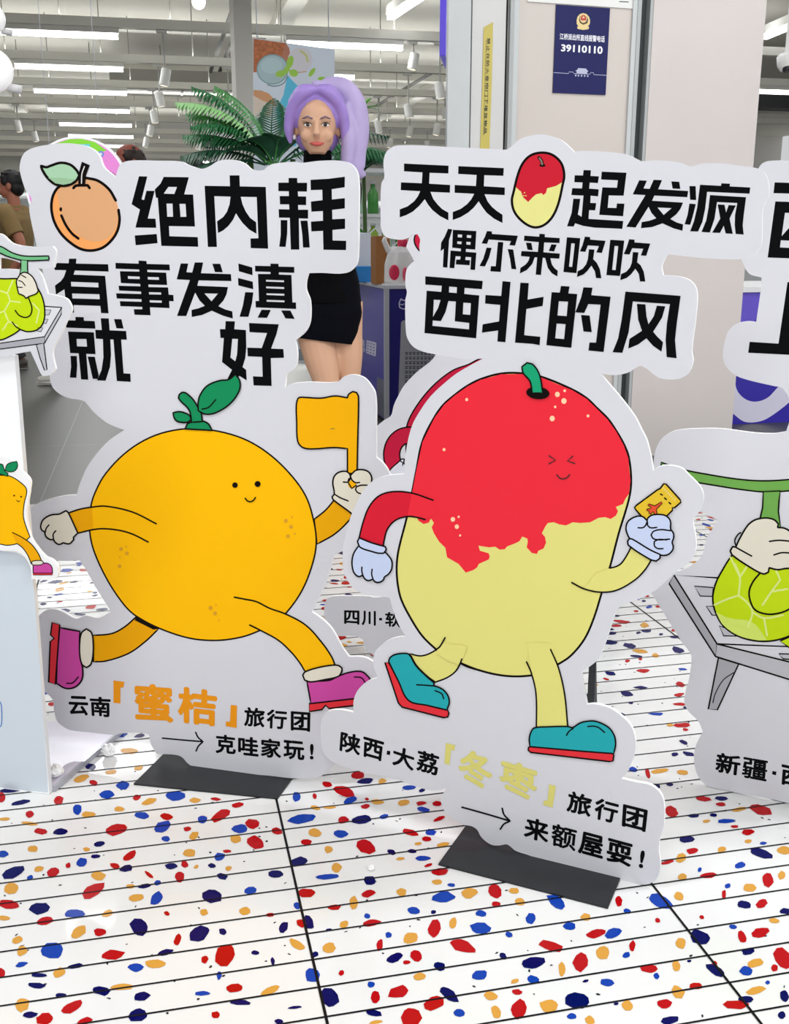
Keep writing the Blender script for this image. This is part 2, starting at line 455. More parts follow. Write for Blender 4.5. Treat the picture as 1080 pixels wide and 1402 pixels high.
# thin dark lines of the board pattern and the grout lines across them
vl = []
for y in (1110.7, 1133, 1157, 1183, 1210, 1238, 1270.7, 1304, 1339, 1378):
    vl.append(uv(hit_z(0, y))[1])
dv = (vl[0] - vl[-1]) / 9
v = vl[-1] - 6 * dv
while v < EDGE_V - 0.02:
    near = [q for q in vl if abs(q - v) < dv * .45]
    vv = near[0] if near else v
    quad_uv(-3.9, 4.9, vv - .0017, vv + .0017, 0.0009, FM['l'])
    v += dv
gu = uv(hit_z(404, 1208))[0]; gw = uv(hit_z(890, 1208))[0] - gu
for k in range(-6, 8):
    u = gu + gw * k
    quad_uv(u - .0022, u + .0022, -1.5, EDGE_V, 0.0011, FM['l'])
quad_uv(-4, 5, EDGE_V - .004, EDGE_V + .004, 0.0011, FM['g'])
j = uv(hit_z(75, 640))[0]
for k in range(-9, 10):
    quad_uv(j + 1.0 * k - .003, j + 1.0 * k + .003, EDGE_V, 34, 0.0008, FM['g'])
for k in range(1, 14):
    vv = EDGE_V + 1.35 + 2.0 * (k - 1)
    quad_uv(-20, 20, vv - .003, vv + .003, 0.0008, FM['g'])
fl.build('floor', kind='structure')
# ------------------------------------------------------------------ cut-out standees
WHITE = mat('D6D6DC', 0.42, spec=0.3); EDGEW = mat('F6F6F6', 0.5)
INK = mat('06080A', 0.5, spec=0.06); LINE = mat('120C0A', 0.5, spec=0.06)
CREAM = mat('E2DCCB', 0.5, spec=.15); GREEN = mat('0E8A55', 0.5, spec=.15); ORANGE = mat('FFBE00', 0.5, spec=.12); ORANGE2 = mat('F2AA00', 0.5, spec=.12)
PINK = mat('CC4AA0', 0.5, spec=.15); RED = mat('E2303A', 0.5, spec=.15); FRECK = mat('DC9A08', 0.5)
BASE = mat('282A2D', 0.45, spec=.3, noise=0.06)
def base_plate(sheet, parent, fl_, fr_, depth_back=0.12):
    """folded steel foot: fl_, fr_ are its two front corners on the floor"""
    m = sheet.inv
    a, b = m @ hit_z(*fl_), m @ hit_z(*fr_)
    mb = MB(); t = 0.004
    fp = [(a.x, a.y), (b.x, b.y), (b.x + (b.x - a.x) * .0, depth_back), (a.x, depth_back)]
    mb.add([(x, y, 0.0005) for x, y in fp] + [(x, y, t) for x, y in fp],
           [(3, 2, 1, 0), (4, 5, 6, 7), (0, 1, 5, 4), (1, 2, 6, 5), (2, 3, 7, 6), (3, 0, 4, 7)], BASE)
    return mb.build('base_plate', parent)
def rear_prop(sheet, parent, xs, top, foot):
    mb = MB(); y0 = 0.0075
    vs = []
    for x in (xs - .006, xs + .006):
        vs += [(x, y0, 0.006), (x, foot, 0.006), (x, foot, 0.03), (x, y0, top)]
    mb.add(vs, [(0, 1, 2, 3), (7, 6, 5, 4), (0, 4, 5, 1), (1, 5, 6, 2), (2, 6, 7, 3), (3, 7, 4, 0)], BASE)
    return mb.build('rear_prop', parent)

# ---- the mandarin standee ------------------------------------------------
oa, ob = hit_z(217, 1044.5), hit_z(397, 1069)
SO = Sheet(oa, ob - oa)
t_or = thing('cutout_standee', 'white cut-out standee of a running orange mandarin waving a flag', 'standee', SO.m)
panel(SO, [(28,238),(27,226),(32,211),(44,203),(67,198),(90,196),(110,198),(125,203),(135,212),(142,229),(158,242),(164,226),(172,221),(187,219.5),(218,220),(247,221),(258,226),(276,231),(286,228),(300,220),(322,219),(335,224),(345,232),(360,233),(366,228),(375,224),(405,221.5),(412,223),(440,220),(472,221),(486,230),(491,247),(491,300),(490,352),(486,365),(472,374),(439,373.6),(422,374),(419,385),(419,397),(424,410.5),(425,430),(423,444),(417,455),(404,466),(406,475),(407,485),(405.5,499.5),(400,507),(391.7,512),(390,530),(400,525),(422,523),(461,523),(472,515),(486,513),(498,517),(505.5,524.5),(513.6,539),(515,583),(515,626),(525,635),(533,648),(540,670),(530,700),(500,738),(470,754),(457,760),(447,795),(427,838),(440,847),(454,861),(470,889),(477.5,899),(498,900),(512,907),(530,920),(536,945),(525,965),(505,978),(490,985),(478,1000),(468,1030),(458,1046),(445,1059),(432,1064.5),(400,1065.5),(368,1062),(337,1059.5),(306,1055.5),(287,1052),(268,1051.5),(258,1046),(248,1036),(236,1033),(215,1032.5),(207,1020),(204,1005),(190,1003),(168,1004),(155,1006),(125,1003),(98,1000),(87,995),(78,987),(74,972),(72,958),(60,945),(47,925),(43,895),(45,860),(52,845),(62,836),(72.6,834),(86,837.6),(104,847),(117,843),(135,846),(152,837),(150,834),(130,803),(118,780),(109,767),(86,768),(72,766),(62,760.6),(50,746),(41.5,730),(38,712),(42,697),(50,690),(62,685),(86,679),(105,677.6),(108,666),(118,642),(130,624),(148,604),(170,588.7),(157,584),(145,578),(128,564),(116.7,550.6),(111.5,548),(91,544),(75,534),(69,522),(67,500),(68,480),(69,450),(66,400),(58,370),(50,336),(42,300),(40,285),(43,272),(35,260)],
      t_or, front=WHITE, side=EDGEW)
base_plate(SO, t_or, (183, 1075), (380, 1095), 0.10)
A = Art(SO, 1)
A.glyph(175, 235, 9.818, [[(150,62),(262,65),(185,372),(218,382),(250,258),(360,258),(268,630),(372,632),(382,755),(102,752),(162,510),(50,438)],
 [(92,858),(388,838),(400,962),(105,990)],
 [[(482,70),(820,75),(758,305),(878,308),(902,738),(552,732),(560,868),(940,880),(946,1010),(450,998),(402,352),(378,352),(362,240),(440,160)],[(545,205),(660,207),(625,300),(482,296)],[(520,430),(600,430),(608,606),(530,606)],[(695,433),(775,433),(786,607),(708,608)]]], INK)
A.glyph(275, 235, 9.818, [[(50,190),(390,196),(386,50),(518,50),(524,198),(872,205),(904,1036),(670,1028),(666,898),(772,896),(750,342),(535,338),(560,440),(600,530),(660,620),(742,680),(748,836),(650,780),(560,690),(510,620),(472,560),(430,650),(370,730),(300,790),(230,826),(218,668),(300,610),(350,540),(385,440),(398,336),(180,330),(216,1012),(94,1012)]], INK)
A.glyph(370, 235, 9.818, [[(246,85),(362,85),(364,150),(495,150),(492,268),(370,266),(374,332),(482,334),(482,450),(374,448),(376,512),(508,512),(508,632),(384,628),(390,1048),(276,1048),(262,620),(116,618),(112,505),(256,508),(252,440),(130,440),(126,328),(250,328),(248,264),(108,262),(108,148),(246,148)],
 [(140,650),(230,652),(228,830),(206,1012),(120,1010),(140,850)],[(405,660),(500,658),(518,850),(530,1020),(440,1020),(430,850)],
 [(540,110),(780,96),(1002,68),(1000,210),(826,236),(828,374),(1002,356),(1002,494),(832,514),(834,640),(1005,632),(1005,768),(836,784),(838,925),(1020,930),(1018,1055),(714,1050),(708,796),(552,804),(546,672),(708,660),(706,530),(552,538),(546,402),(702,384),(698,244),(544,248)]], INK)
A.glyph(70, 350, 12, [[[(100,120),(288,126),(294,50),(416,50),(410,130),(936,142),(946,262),(392,244),(368,312),(888,332),(944,948),(820,944),(808,826),(368,812),(378,935),(258,932),(218,552),(80,640),(64,490),(160,420),(210,350),(248,240),(60,236),(50,190)],[(325,430),(775,446),(778,522),(332,504)],[(345,622),(792,634),(800,716),(352,702)]]], INK)
A.glyph(150, 350, 12, [[[(96,118),(478,132),(476,80),(606,88),(612,136),(984,146),(992,242),(620,232),(622,270),(930,280),(946,482),(638,474),(640,516),(962,522),(972,640),(1048,646),(1054,750),(980,748),(986,862),(664,848),(674,980),(410,970),(398,880),(538,882),(536,842),(178,830),(168,748),(526,758),(524,716),(118,704),(108,618),(520,630),(516,590),(158,574),(148,494),(506,504),(504,464),(186,450),(170,256),(490,262),(488,228),(100,214)],[(300,336),(494,344),(496,386),(304,380)],[(626,350),(808,354),(814,398),(632,392)],[(646,600),(846,604),(850,640),(650,636)],[(658,732),(856,738),(858,774),(662,768)]]], INK)
A.glyph(235, 350, 12, [[[(150,128),(274,130),(242,272),(338,278),(380,112),(518,112),(482,288),(974,304),(982,418),(445,406),(422,494),(926,516),(900,640),(850,740),(768,830),(880,884),(996,916),(1006,1034),(840,985),(660,905),(500,975),(330,1008),(326,892),(440,866),(546,824),(460,740),(386,606),(240,992),(88,990),(300,400),(84,390)],[(538,620),(760,624),(655,750)]],[(668,134),(798,134),(840,272),(712,270)]], INK)
A.glyph(320, 355, 12, [[(76,68),(304,134),(310,262),(84,196)],[(70,306),(312,368),(320,492),(76,428)],[(188,540),(322,544),(300,720),(242,945),(96,944),(150,760)],
 [[(350,106),(604,112),(602,72),(734,74),(738,120),(994,126),(994,222),(742,214),(742,250),(948,258),(964,708),(1022,710),(1026,816),(362,790),(358,686),(414,684),(398,240),(604,242),(604,208),(352,200)],[(530,336),(826,346),(826,376),(532,366)],[(532,446),(828,456),(828,488),(534,476)],[(538,558),(830,566),(830,598),(540,586)],[(540,666),(834,676),(834,706),(542,696)]],
 [(458,828),(610,832),(548,962),(392,958)],[(778,840),(930,842),(1002,980),(850,970)]], INK)
A.glyph(90, 430, 10.8, [[(40,92),(144,95),(144,42),(266,46),(270,98),(428,104),(440,216),(10,200),(5,160)],
 [[(35,258),(416,270),(442,592),(304,588),(334,970),(228,966),(192,580),(66,576)],[(160,366),(306,368),(316,482),(168,476)]],
 [(72,618),(164,620),(170,760),(158,942),(62,938),(80,780)],[(325,628),(430,632),(490,910),(470,960),(400,956),(376,850)],
 [(518,62),(636,64),(650,240),(894,250),(904,380),(820,376),(856,876),(956,882),(962,1002),(756,990),(706,376),(660,374),(670,600),(655,780),(590,984),(462,980),(530,830),(558,640),(550,370),(446,362),(438,232),(534,236)],[(714,74),(824,76),(856,214),(750,210)]], INK)
A.glyph(295, 435, 10.8, [[[(150,50),(288,54),(278,170),(450,182),(456,440),(440,600),(400,730),(454,770),(462,926),(352,858),(280,980),(160,940),(245,770),(98,655),(124,300),(74,298),(66,168),(144,170)],[(248,310),(332,314),(320,540),(294,645),(222,588)]],
 [(496,78),(936,98),(900,250),(822,456),(1004,464),(1012,592),(818,596),(830,1008),(564,1000),(554,866),(698,872),(690,580),(478,570),(470,442),(684,448),(764,226),(504,212)]], INK)
A.build('slogan_lettering', t_or)
# mandarin drawing that stands for a word in the slogan
A = Art(SO, 1)
ic = smooth_pts([(117,244),(134.8,247.8),(149.6,259.6),(158.5,274.4),(162,287),(163.7,301),(160.7,316),(152.6,329),(140.7,339),(126,343),(111,341),(96,332),(83,319),(74,302.6),(70.4,285),(72,270),(77,259.6),(85,253),(100,248)])
A.poly(ic, mat('F4A560', 0.5, spec=.15))
A.poly([(78,262),(92,252),(117,246),(135,250),(149,262),(158,276),(161,290),(160,308),(152,322),(138,330),(118,328),(98,314),(84,292)], mat('DDA678', 0.5, spec=.15), smooth=True)
A.line([(83,254),(77,259.6),(72,270),(70.4,285),(74,302.6),(83,319),(96,332),(111,341),(126,343),(140.7,339),(152.6,329),(160.7,316),(163.7,301),(162.3,287.5)], 3.8, LINE)
A.line([(113,243.5),(120,244),(134.8,247.8),(149.6,259.6),(158.5,274.4)], 3.8, LINE)
A.line([(84,295),(90.4,308.5),(99,320),(107.4,326.6)], 3.6, LINE); A.poly(oval(83.3,286.6,1.9,3), LINE)
A.line([(100.7,257.4),(103.7,254.4),(111,253.7),(120,253.7),(122.7,257.4)], 3.8, LINE)
o_ic = A.build('slogan_fruit_drawing', t_or)
A = Art(SO, 20)
A.shape([(56.3,227),(63.7,229),(69.6,227),(83,223),(96.3,225.5),(105,233),(109,240),(105,247),(98,252),(87.4,254.4),(75.5,252),(65,243),(58.5,233)], mat('A6CDAA', 0.5, spec=.15), LINE, 3.6)
A.poly([(66,243),(85,243.5),(104,246),(97,251),(87,253),(76,251)], mat('98BE98', 0.5, spec=.15))
A.build('leaf', o_ic)
A = Art(SO, 26)
A.shape([(108.5,254),(109.6,237),(113.2,222.5),(122,226.5),(117,239),(115.6,254)], LINE, LINE, 2.6, smooth=False)
A.line([(112,251),(112.6,238),(116,228)], 1.5, mat('D8D8D8', 0.5))
A.build('stem', o_ic)
# the running mandarin
A = Art(SO, 1)
A.shape([(128,906),(145,905),(176,894.6),(199.6,877.8),(217,861),(188,843),(171,858),(153,867.4),(127,870)], mat('EAA400', 0.5, spec=.12), LINE, 2.2)
A.poly([(188,843),(217,861),(210,862),(198,856),(184,849)], LINE)
A.shape([(430,711),(445.5,698.6),(458,684),(482,703),(480,710),(459,730.5),(434,745)], mat('EEAA00', 0.5, spec=.12), LINE, 2.2)
A.poly([(94.6,702),(110,697),(128,694),(130,724),(106,730)], ORANGE2)
A.line([(94.6,702),(108,697.5),(128,694)], 2.2, LINE); A.line([(106,730),(118,726.5),(130,724.5)], 2.2, LINE)
A.shape([(254,587),(291,589),(331.7,600),(365,619),(395.5,647),(418,678),(429,711),(433,744),(426,778),(412,811),(391,840),(375,853),(356,863),(331,872),(296.5,876.7),(259,873.5),(218,860),(186,843),(170,828),(148,795.6),(129.6,756.7),(123,728),(124,697),(129.6,676),(145,648),(176,616.7),(212.6,596)], ORANGE, LINE, 2.2)
A.poly([(122,695.5),(150,693),(181,701),(200,712),(190,730),(161,725.6),(121,725.5)], ORANGE)
A.poly([(94.6,702),(110,697),(126,694.5),(128,724.5),(106,730)], ORANGE2)
A.line([(94.6,702),(110,697),(124.4,694.5),(145,693),(181.5,701),(214,717)], 2.2, LINE)
A.line([(106,730),(135,724),(161,725.6),(181,731),(203,742)], 2.2, LINE)
A.poly([(352,823),(369,832.6),(391,840.5),(419,856),(441,880),(454,899),(459,911),(417,919),(411,908),(400,894),(381.5,876.7),(356,862.5),(338,850)], ORANGE)
A.poly([(392,841),(419,856),(441,880),(454,899),(459,911),(417,919),(411,908),(400,894),(390,883),(400,862)], ORANGE)
A.line([(321,817.5),(334,820),(351,823.6),(369,832.6),(391,840.5),(419,856),(441,880),(454,899),(459,911)], 2.2, LINE)
A.line([(342,855.6),(356,862.5),(381.5,876.7),(400,894),(411,908),(417,918)], 2.2, LINE)
for x, y, r in ((391.4,713,2.7),(399.7,708,1.3),(398.6,721,2.7),(394.4,734,2.7),(404,730.5,1.3),(166,751.5,2.5),(174,757.5,2.6),(164,775,2.5),(173,748,1.1),(164.6,763,1.1),(288.6,832,2.7),(294.7,839.4,2.7),(296,828,1.1),(300,849,1.1)):
    A.poly(oval(x, y, r), FRECK)
for x, y, r in ((322,664,3.8),(353,662.5,4.1)): A.poly(oval(x, y, r), LINE)
A.line([(336,682),(339,685.5),(343,686.7),(347,685),(350,681)], 1.9, LINE)
o_mand = A.build('mandarin_figure', t_or)
A = Art(SO, 40)
A.shape([(94,701.7),(91,699),(87,701),(82,703.5),(70,705),(60,711),(56.5,719),(57.5,725),(62,728),(62.5,732),(65,736),(70,738.5),(74,738.5),(76,742),(80.4,745),(84,744.5),(87,743),(91,744),(96,744),(101.6,738.5),(101,735.5),(107,729.5)], CREAM, LINE, 2.2)
A.line([(67.5,718.5),(64,723),(62.5,728.5)], 2, LINE); A.line([(77,726.5),(73.5,731),(74,738.5)], 2, LINE)
A.build('glove', o_mand)
A = Art(SO, 40)
A.shape([(408,546),(411,544),(418,544),(440,545),(459,542),(476,544.5),(477.5,540),(483,536),(488.6,537.5),(491,543.5),(490,600),(489,648),(476,648),(476,614),(456.7,612.5),(429,614.4),(415,612.5),(408,604),(406.5,575),(406,556)], mat('F6B200', 0.5, spec=.12), LINE, 2.2)
A.line([(453,587),(458,586.5)], 1.2, mat('9A7A20', 0.5))
A.build('flag', o_mand)
A = Art(SO, 46)
A.shape([(456.7,684),(455,680),(458,675.5),(456,661),(458,652),(464,646.5),(473,645),(478,647.5),(480,651),(482.5,648),(488,643.5),(498,643),(505,646),(509,653),(509,662),(512,670),(508,690),(498,706),(485,706),(479.5,701)], CREAM, LINE, 2.2)
A.poly(oval(482.4,663,5.6), mat('F6B200', 0.5, spec=.12))
A.line([(478,655),(477,659.5),(482,668.5),(488,664)], 1.8, LINE)
A.line([(470.5,659.7),(476,660),(479.5,656),(480,651)], 2, LINE); A.line([(480,651),(482,656.5),(487,660.5),(492.5,660.2)], 2, LINE)
A.line([(503,664),(495,664),(488.5,666),(487,670),(490,674),(494,675.5)], 2, LINE)
A.line([(458,676),(466,681),(477,685.5)], 2, LINE)
A.build('glove', o_mand)
A = Art(SO, 46)
A.shape([(82.4,859),(110,864),(109.5,880),(110.5,901),(113.6,914),(112.8,929.6),(103.7,940),(90.7,942),(77.8,935),(79,900)], PINK, LINE, 2.2)
A.line([(92,935),(100,934.5),(107.6,926.5)], 1.9, LINE)
A.shape([(72,852),(82.4,855),(76.5,936.6),(67.4,933.5),(69.5,878),(75,873.5),(70,869)], RED, LINE, 2.2, smooth=False)
o_bt = A.build('boot', o_mand)
A = Art(SO, 54)
A.shape([(119,860.5),(126,866),(128.3,880),(128,896),(125,909),(119,913.5),(113,909),(110,896),(110,878),(112.5,866)], CREAM, LINE, 2.2)
A.build('cuff', o_mand)
A = Art(SO, 46)
A.shape([(420.5,932),(451,931),(463,925.5),(479,920),(495,919),(504,925.5),(508,933),(506,947),(500,954),(426,963)], PINK, LINE, 2.2)
A.line([(485.4,926.4),(495,927.5),(501,935)], 1.9, LINE)
A.shape([(423.4,963),(485.4,956),(505,952),(505,962),(484,965.5),(451,969.6),(446,965),(441,971),(424,973.7)], RED, LINE, 2.2, smooth=False)
A.build('boot', o_mand)
A = Art(SO, 54)
A.shape([(415,924),(418,919.5),(432,914.5),(451,910.7),(463,910.5),(468.5,914),(468,919),(463.4,925.5),(444.5,930),(425.6,933),(417.5,930.5)], CREAM, LINE, 2.2)
A.build('cuff', o_mand)
A = Art(SO, 46)
A.shape([(254,587),(257,580),(270.5,575.5),(284.4,579),(291,589)], GREEN, LINE, 2.2)
A.shape([(263,578),(259.4,561),(245.5,546),(246,540),(250,537),(255,538),(265,547),(273,560),(276,565),(277.5,577)], GREEN, LINE, 2.2)
A.build('stem', o_mand)
A = Art(SO, 54)
A.shape([(272,562),(272,550),(275,540),(284.4,528),(301,521),(313.6,519.4),(323,512.5),(329,522),(327.5,536),(315,553),(295.5,565),(281.6,566.7)], GREEN, LINE, 2.2)
A.line([(277,560),(286,557.5),(296,547)], 1.9, LINE)
A.build('leaf', o_mand)
A = Art(SO, 54)
A.shape([(237.5,565),(247,563.5),(259.4,568),(262.5,574),(257,577.8),(246,577.5),(240,573.5)], GREEN, LINE, 2.2)
A.build('leaf', o_mand)
A = Art(SO, 1)
ORT = mat('EC9614', 0.5, spec=.15)
A.text('云', [(94,952.5),(120.5,953.5),(121,980),(94,978.5)], INK); A.text('南', [(122.5,953.5),(151.5,954.5),(151.5,982.5),(124,980)], INK)
A.text('旅', [(334,967.5),(363,970),(362,996.5),(334,994)], INK); A.text('行', [(365,970.5),(394,973),(391,999),(365,997)], INK); A.text('团', [(398,973.5),(425,975.5),(424.5,1002),(398,1000)], INK)
A.text('克', [(295,1004.5),(322.5,1007.5),(323,1033),(295,1031)], INK); A.text('哇', [(326,1007.5),(354,1010),(354,1036),(326,1033)], INK); A.text('家', [(357,1010),(384.5,1012.5),(385,1039),(357,1036)], INK); A.text('玩', [(388,1012.5),(416.5,1015.5),(417,1041),(388,1039)], INK); A.text('!', [(424.5,1018),(429.5,1018.5),(429.3,1040),(424,1039.5)], INK)
A.line([(222.5,1010.5),(250,1013),(277,1015.2)], 2, INK); A.line([(268,1002.6),(271,1009),(278,1015.4),(272,1021),(268.5,1028)], 2, INK)
A.text('蜜', [(184,934.5),(236,938),(238,990),(184,986)], ORT, 0.035); A.text('桔', [(243.5,939),(297.5,946),(297,995),(243.5,989)], ORT, 0.035)
A.poly([(155.5,931.5),(170.5,933.5),(169,941.5),(165,941),(165,963),(155.5,962)], ORT); A.poly([(316,965),(324.5,966),(324,996.5),(309,994),(309.5,987.5),(315,988)], ORT)
A.build('caption_lettering', t_or)

# ---- the winter-jujube standee -------------------------------------------
ja, jb = hit_z(690, 1159), hit_z(845, 1204)
jd0, jd1 = hit_z(600, 1185), hit_z(832, 1245)
SJ = Sheet(hit_z(742, 1178.5), jd1 - jd0)
t_ju = thing('cutout_standee', 'white cut-out standee of a red and yellow jujube holding a ticket', 'standee', SJ.m)
WHITE2 = WHITE
panel(SJ, [(525,220),(530.5,206),(544.5,199),(611,201),(680,204.3),(693,204.7),(700,200.5),(711,191),(725,186),(741.7,184),(755,186.5),(766.7,191),(776,198),(786,208),(798,206.5),(825,207.5),(853.6,210.5),(862,213),(870,217),(878,220.6),(898,219.5),(915,220.6),(932,223),(945.6,228),(960,224),(976,223.5),(993,224),(1010,226.7),(1034.6,230),(1046,236),(1051,246),(1052.3,266),(1047,278),(1044,288),(1043,323),(1041,337),(1033.6,347.5),(1018,354.5),(964,353.4),(913.4,348),(906,364),(908,377),(930,378.6),(946,385),(954,398.5),(953,430),(947,480),(948.7,495),(942.6,510.5),(934,517),(924,519.5),(910,519),(899.6,516),(884,504),(876,501),(868,505),(860,510),(848,513),(838,513.5),(822,511.5),(830.5,522),(846,540),(858,555),(870,572),(878,588),(885,602),(889,616),(892,630),(894,644),(900,640),(911,637),(928,639),(936,643),(941.7,649),(951,658),(960,669),(963,683),(958,699),(949,712),(951.5,730),(953,747),(948.6,763),(938,774),(922,785.6),(908,799),(891.7,812),(870,822),(847.5,831),(829.5,878),(820,901),(808,912),(795.5,920.5),(799,940),(803.6,964.5),(814,964),(826,966.5),(838,971),(849,979),(860,989),(867,1001),(870,1016),(869,1031),(859,1056.5),(850.6,1066),(871.6,1071),(888,1074),(897.6,1079.5),(905,1088),(909,1100),(909,1128),(903,1150),(902,1163.5),(904,1186),(897.6,1204),(884.6,1211),(862,1209.5),(845,1206),(820,1197),(774.5,1185.5),(742,1177.5),(724,1171),(706,1165),(698,1158.5),(693,1156),(684,1157.5),(674,1157),(665,1152),(658,1145),(653,1136),(645,1131),(633.5,1129),(620,1121),(611,1113.5),(605,1103),(604,1093),(611,1079),(599,1082),(580,1080),(542,1067),(510,1060),(492,1055.5),(468,1048.5),(455,1042.5),(446,1035),(441,1025),(439,1008),(439,992),(442,981),(450,973.5),(466,972),(484,975.5),(484,960),(488,948),(495,939),(505,932),(517.5,927.5),(512,915),(511,903),(514,892),(521,884),(529,878),(540,873.5),(556,871),(550,863),(541.7,846),(533,818),(516.7,816),(500,813),(486,807),(476,795),(470,780),(469,762),(470,745),(473.6,730),(480.5,706),(491.7,681),(500,668),(511,658),(522,653),(534,650.5),(553,649),(555.5,619),(564,583),(578,558),(590,542),(605.5,527),(624,512),(644,500),(661,491),(639,491.5),(616.7,489),(597,485.5),(578,481),(566,475),(558,464),(555.5,452),(554.7,411.7),(557,400),(555,392),(554.7,384),(555.5,374),(558,366),(565,359),(575,353),(574,337),(575,328),(571,320),(564,322),(550,328),(537,327),(527,323.5),(521.5,312),(521,300),(521,264),(522.5,250),(526,243)],
      t_ju, front=WHITE2, side=EDGEW)
base_plate(SJ, t_ju, (600, 1185), (832, 1245), 0.10)
pr = SJ.inv @ hit_plane(814, 903, SJ.p, SJ.n)
rear_prop(SJ, t_ju, pr.x - .005, pr.z, 0.10)
A = Art(SJ, 1)
A.glyph(540, 215, 6.75, [[(88,60),(500,80),(498,152),(325,146),(320,246),(514,258),(512,330),(332,322),(360,390),(400,440),(440,480),(498,514),(498,586),(420,546),(350,490),(310,440),(280,390),(230,450),(170,504),(110,536),(48,558),(48,484),(120,456),(180,410),(215,365),(238,316),(58,306),(60,234),(252,242),(258,142),(88,132)],
 [(590,84),(1010,102),(1006,174),(830,168),(826,270),(1020,282),(1018,352),(832,344),(860,410),(900,460),(940,494),(998,534),(998,610),(920,570),(850,514),(810,460),(778,410),(730,470),(680,514),(610,556),(538,582),(538,508),(610,480),(670,436),(710,390),(736,340),(555,330),(556,258),(752,268),(758,166),(588,156)]], INK)
A.glyph(775, 225, 10.8, [[(258,84),(366,88),(360,172),(484,178),(470,278),(348,270),(340,358),(482,370),(472,474),(362,464),(358,570),(444,574),(430,680),(340,678),(330,806),(844,838),(830,954),(420,936),(250,910),(134,872),(110,920),(12,916),(80,720),(106,508),(208,510),(190,650),(172,742),(228,776),(256,462),(76,454),(90,352),(234,356),(242,268),(120,264),(126,162),(248,164)],
 [(525,108),(892,124),(850,464),(630,460),(614,642),(742,646),(750,578),(862,582),(842,768),(488,746),(535,340),(750,346),(764,236),(516,224)]], INK)
A.glyph(850, 235, 10.8, [[[(270,128),(384,134),(334,248),(424,254),(484,120),(608,126),(550,260),(994,286),(980,378),(494,354),(460,430),(918,458),(880,550),(820,630),(730,700),(820,750),(918,780),(910,874),(780,840),(615,765),(460,820),(296,836),(306,746),(420,726),(522,690),(450,610),(408,520),(216,826),(78,816),(362,346),(174,336)],[(540,530),(748,540),(632,640)]],[(744,144),(862,150),(878,256),(764,250)]], INK)
A.glyph(930, 240, 10.8, [[(148,160),(240,160),(248,366),(158,362)],[(148,418),(242,426),(200,600),(160,732),(76,724),(120,590)],
 [(305,140),(615,156),(622,118),(748,124),(744,164),(1048,180),(1036,272),(410,244),(380,500),(340,690),(276,832),(158,828),(215,680),(262,480)],
 [(452,292),(986,324),(950,600),(936,740),(950,876),(832,868),(818,740),(822,590),(856,410),(556,396),(520,640),(450,846),(326,838),(396,670),(430,480)],
 [(566,430),(668,436),(690,550),(728,440),(834,446),(742,640),(790,866),(684,860),(655,745),(600,852),(484,848),(604,640)]], INK)
A.glyph(595, 305, 9, [[(165,74),(218,82),(178,210),(156,552),(102,548),(112,320),(74,350),(80,245),(125,170)],
 [[(225,86),(514,102),(500,330),(386,322),(384,358),(514,368),(498,582),(440,578),(450,424),(382,420),(378,458),(436,462),(430,524),(260,512),(266,452),(314,454),(320,414),(258,412),(242,560),(184,556),(196,342),(322,352),(324,318),(216,306)],[(286,142),(340,146),(336,182),(284,178)],[(398,150),(452,154),(448,188),(396,184)],[(280,228),(334,232),(330,264),(278,260)],[(392,234),(444,238),(440,272),(390,268)]],
 [(644,102),(704,106),(706,138),(1026,160),(990,282),(920,276),(940,226),(666,206),(646,260),(578,254),(620,170)],[(780,236),(846,240),(814,606),(686,598),(694,534),(752,536)],[(640,306),(702,310),(670,430),(620,538),(552,532),(600,440)],[(900,324),(968,330),(1006,574),(946,568),(930,450)]], INK)
A.glyph(700, 315, 10.8, [[(415,55),(496,60),(494,104),(716,118),(712,192),(486,182),(474,328),(716,348),(710,422),(576,416),(600,510),(640,566),(686,600),(680,686),(600,640),(540,560),(500,412),(464,408),(438,664),(360,658),(382,404),(346,402),(310,500),(230,590),(124,642),(134,560),(210,510),(250,460),(272,396),(142,384),(150,310),(392,322),(404,178),(186,158),(192,82),(412,98)],
 [(216,186),(296,190),(316,298),(240,290)],[(592,210),(670,216),(632,316),(552,308)]], INK)
A.glyph(765, 315, 8.308, [[[(92,82),(244,92),(200,490),(52,476)],[(142,150),(182,152),(152,420),(116,416)]],[(296,74),(356,80),(356,108),(532,122),(490,260),(426,254),(456,182),(330,174),(302,248),(240,242),(270,170)],[(342,218),(406,222),(390,330),(430,370),(465,440),(484,548),(424,546),(410,470),(370,405),(320,470),(280,505),(206,534),(214,468),(270,440),(310,390),(330,330)],
 [[(585,110),(744,120),(696,522),(540,512)],[(634,180),(676,182),(646,456),(606,452)]],[(800,104),(862,110),(860,140),(1040,154),(994,292),(932,288),(960,212),(834,206),(804,278),(738,272),(770,200)],[(842,250),(906,254),(890,366),(930,400),(965,470),(984,586),(922,584),(910,500),(870,440),(820,505),(770,545),(698,570),(708,500),(765,475),(810,425),(830,370)]], INK)
A.glyph(570, 370, 10.8, [[[(132,88),(982,158),(970,280),(714,260),(708,350),(930,372),(884,1006),(120,928),(152,302),(368,320),(376,228),(132,212)],[(486,240),(600,250),(596,338),(482,328)],[(258,435),(358,440),(320,560),(246,690)],[(474,455),(584,462),(568,754),(782,778),(778,874),(238,822),(242,742),(362,752),(430,620)],[(695,478),(806,486),(796,660),(686,650)]]], INK)
A.glyph(655, 380, 10.8, [[(356,54),(475,64),(398,956),(280,946),(290,782),(52,814),(62,692),(304,648),(322,404),(98,384),(104,258),(336,272)],[(620,76),(744,82),(726,326),(964,284),(948,420),(708,464),(676,852),(914,876),(904,1000),(800,980),(540,962)]], INK)
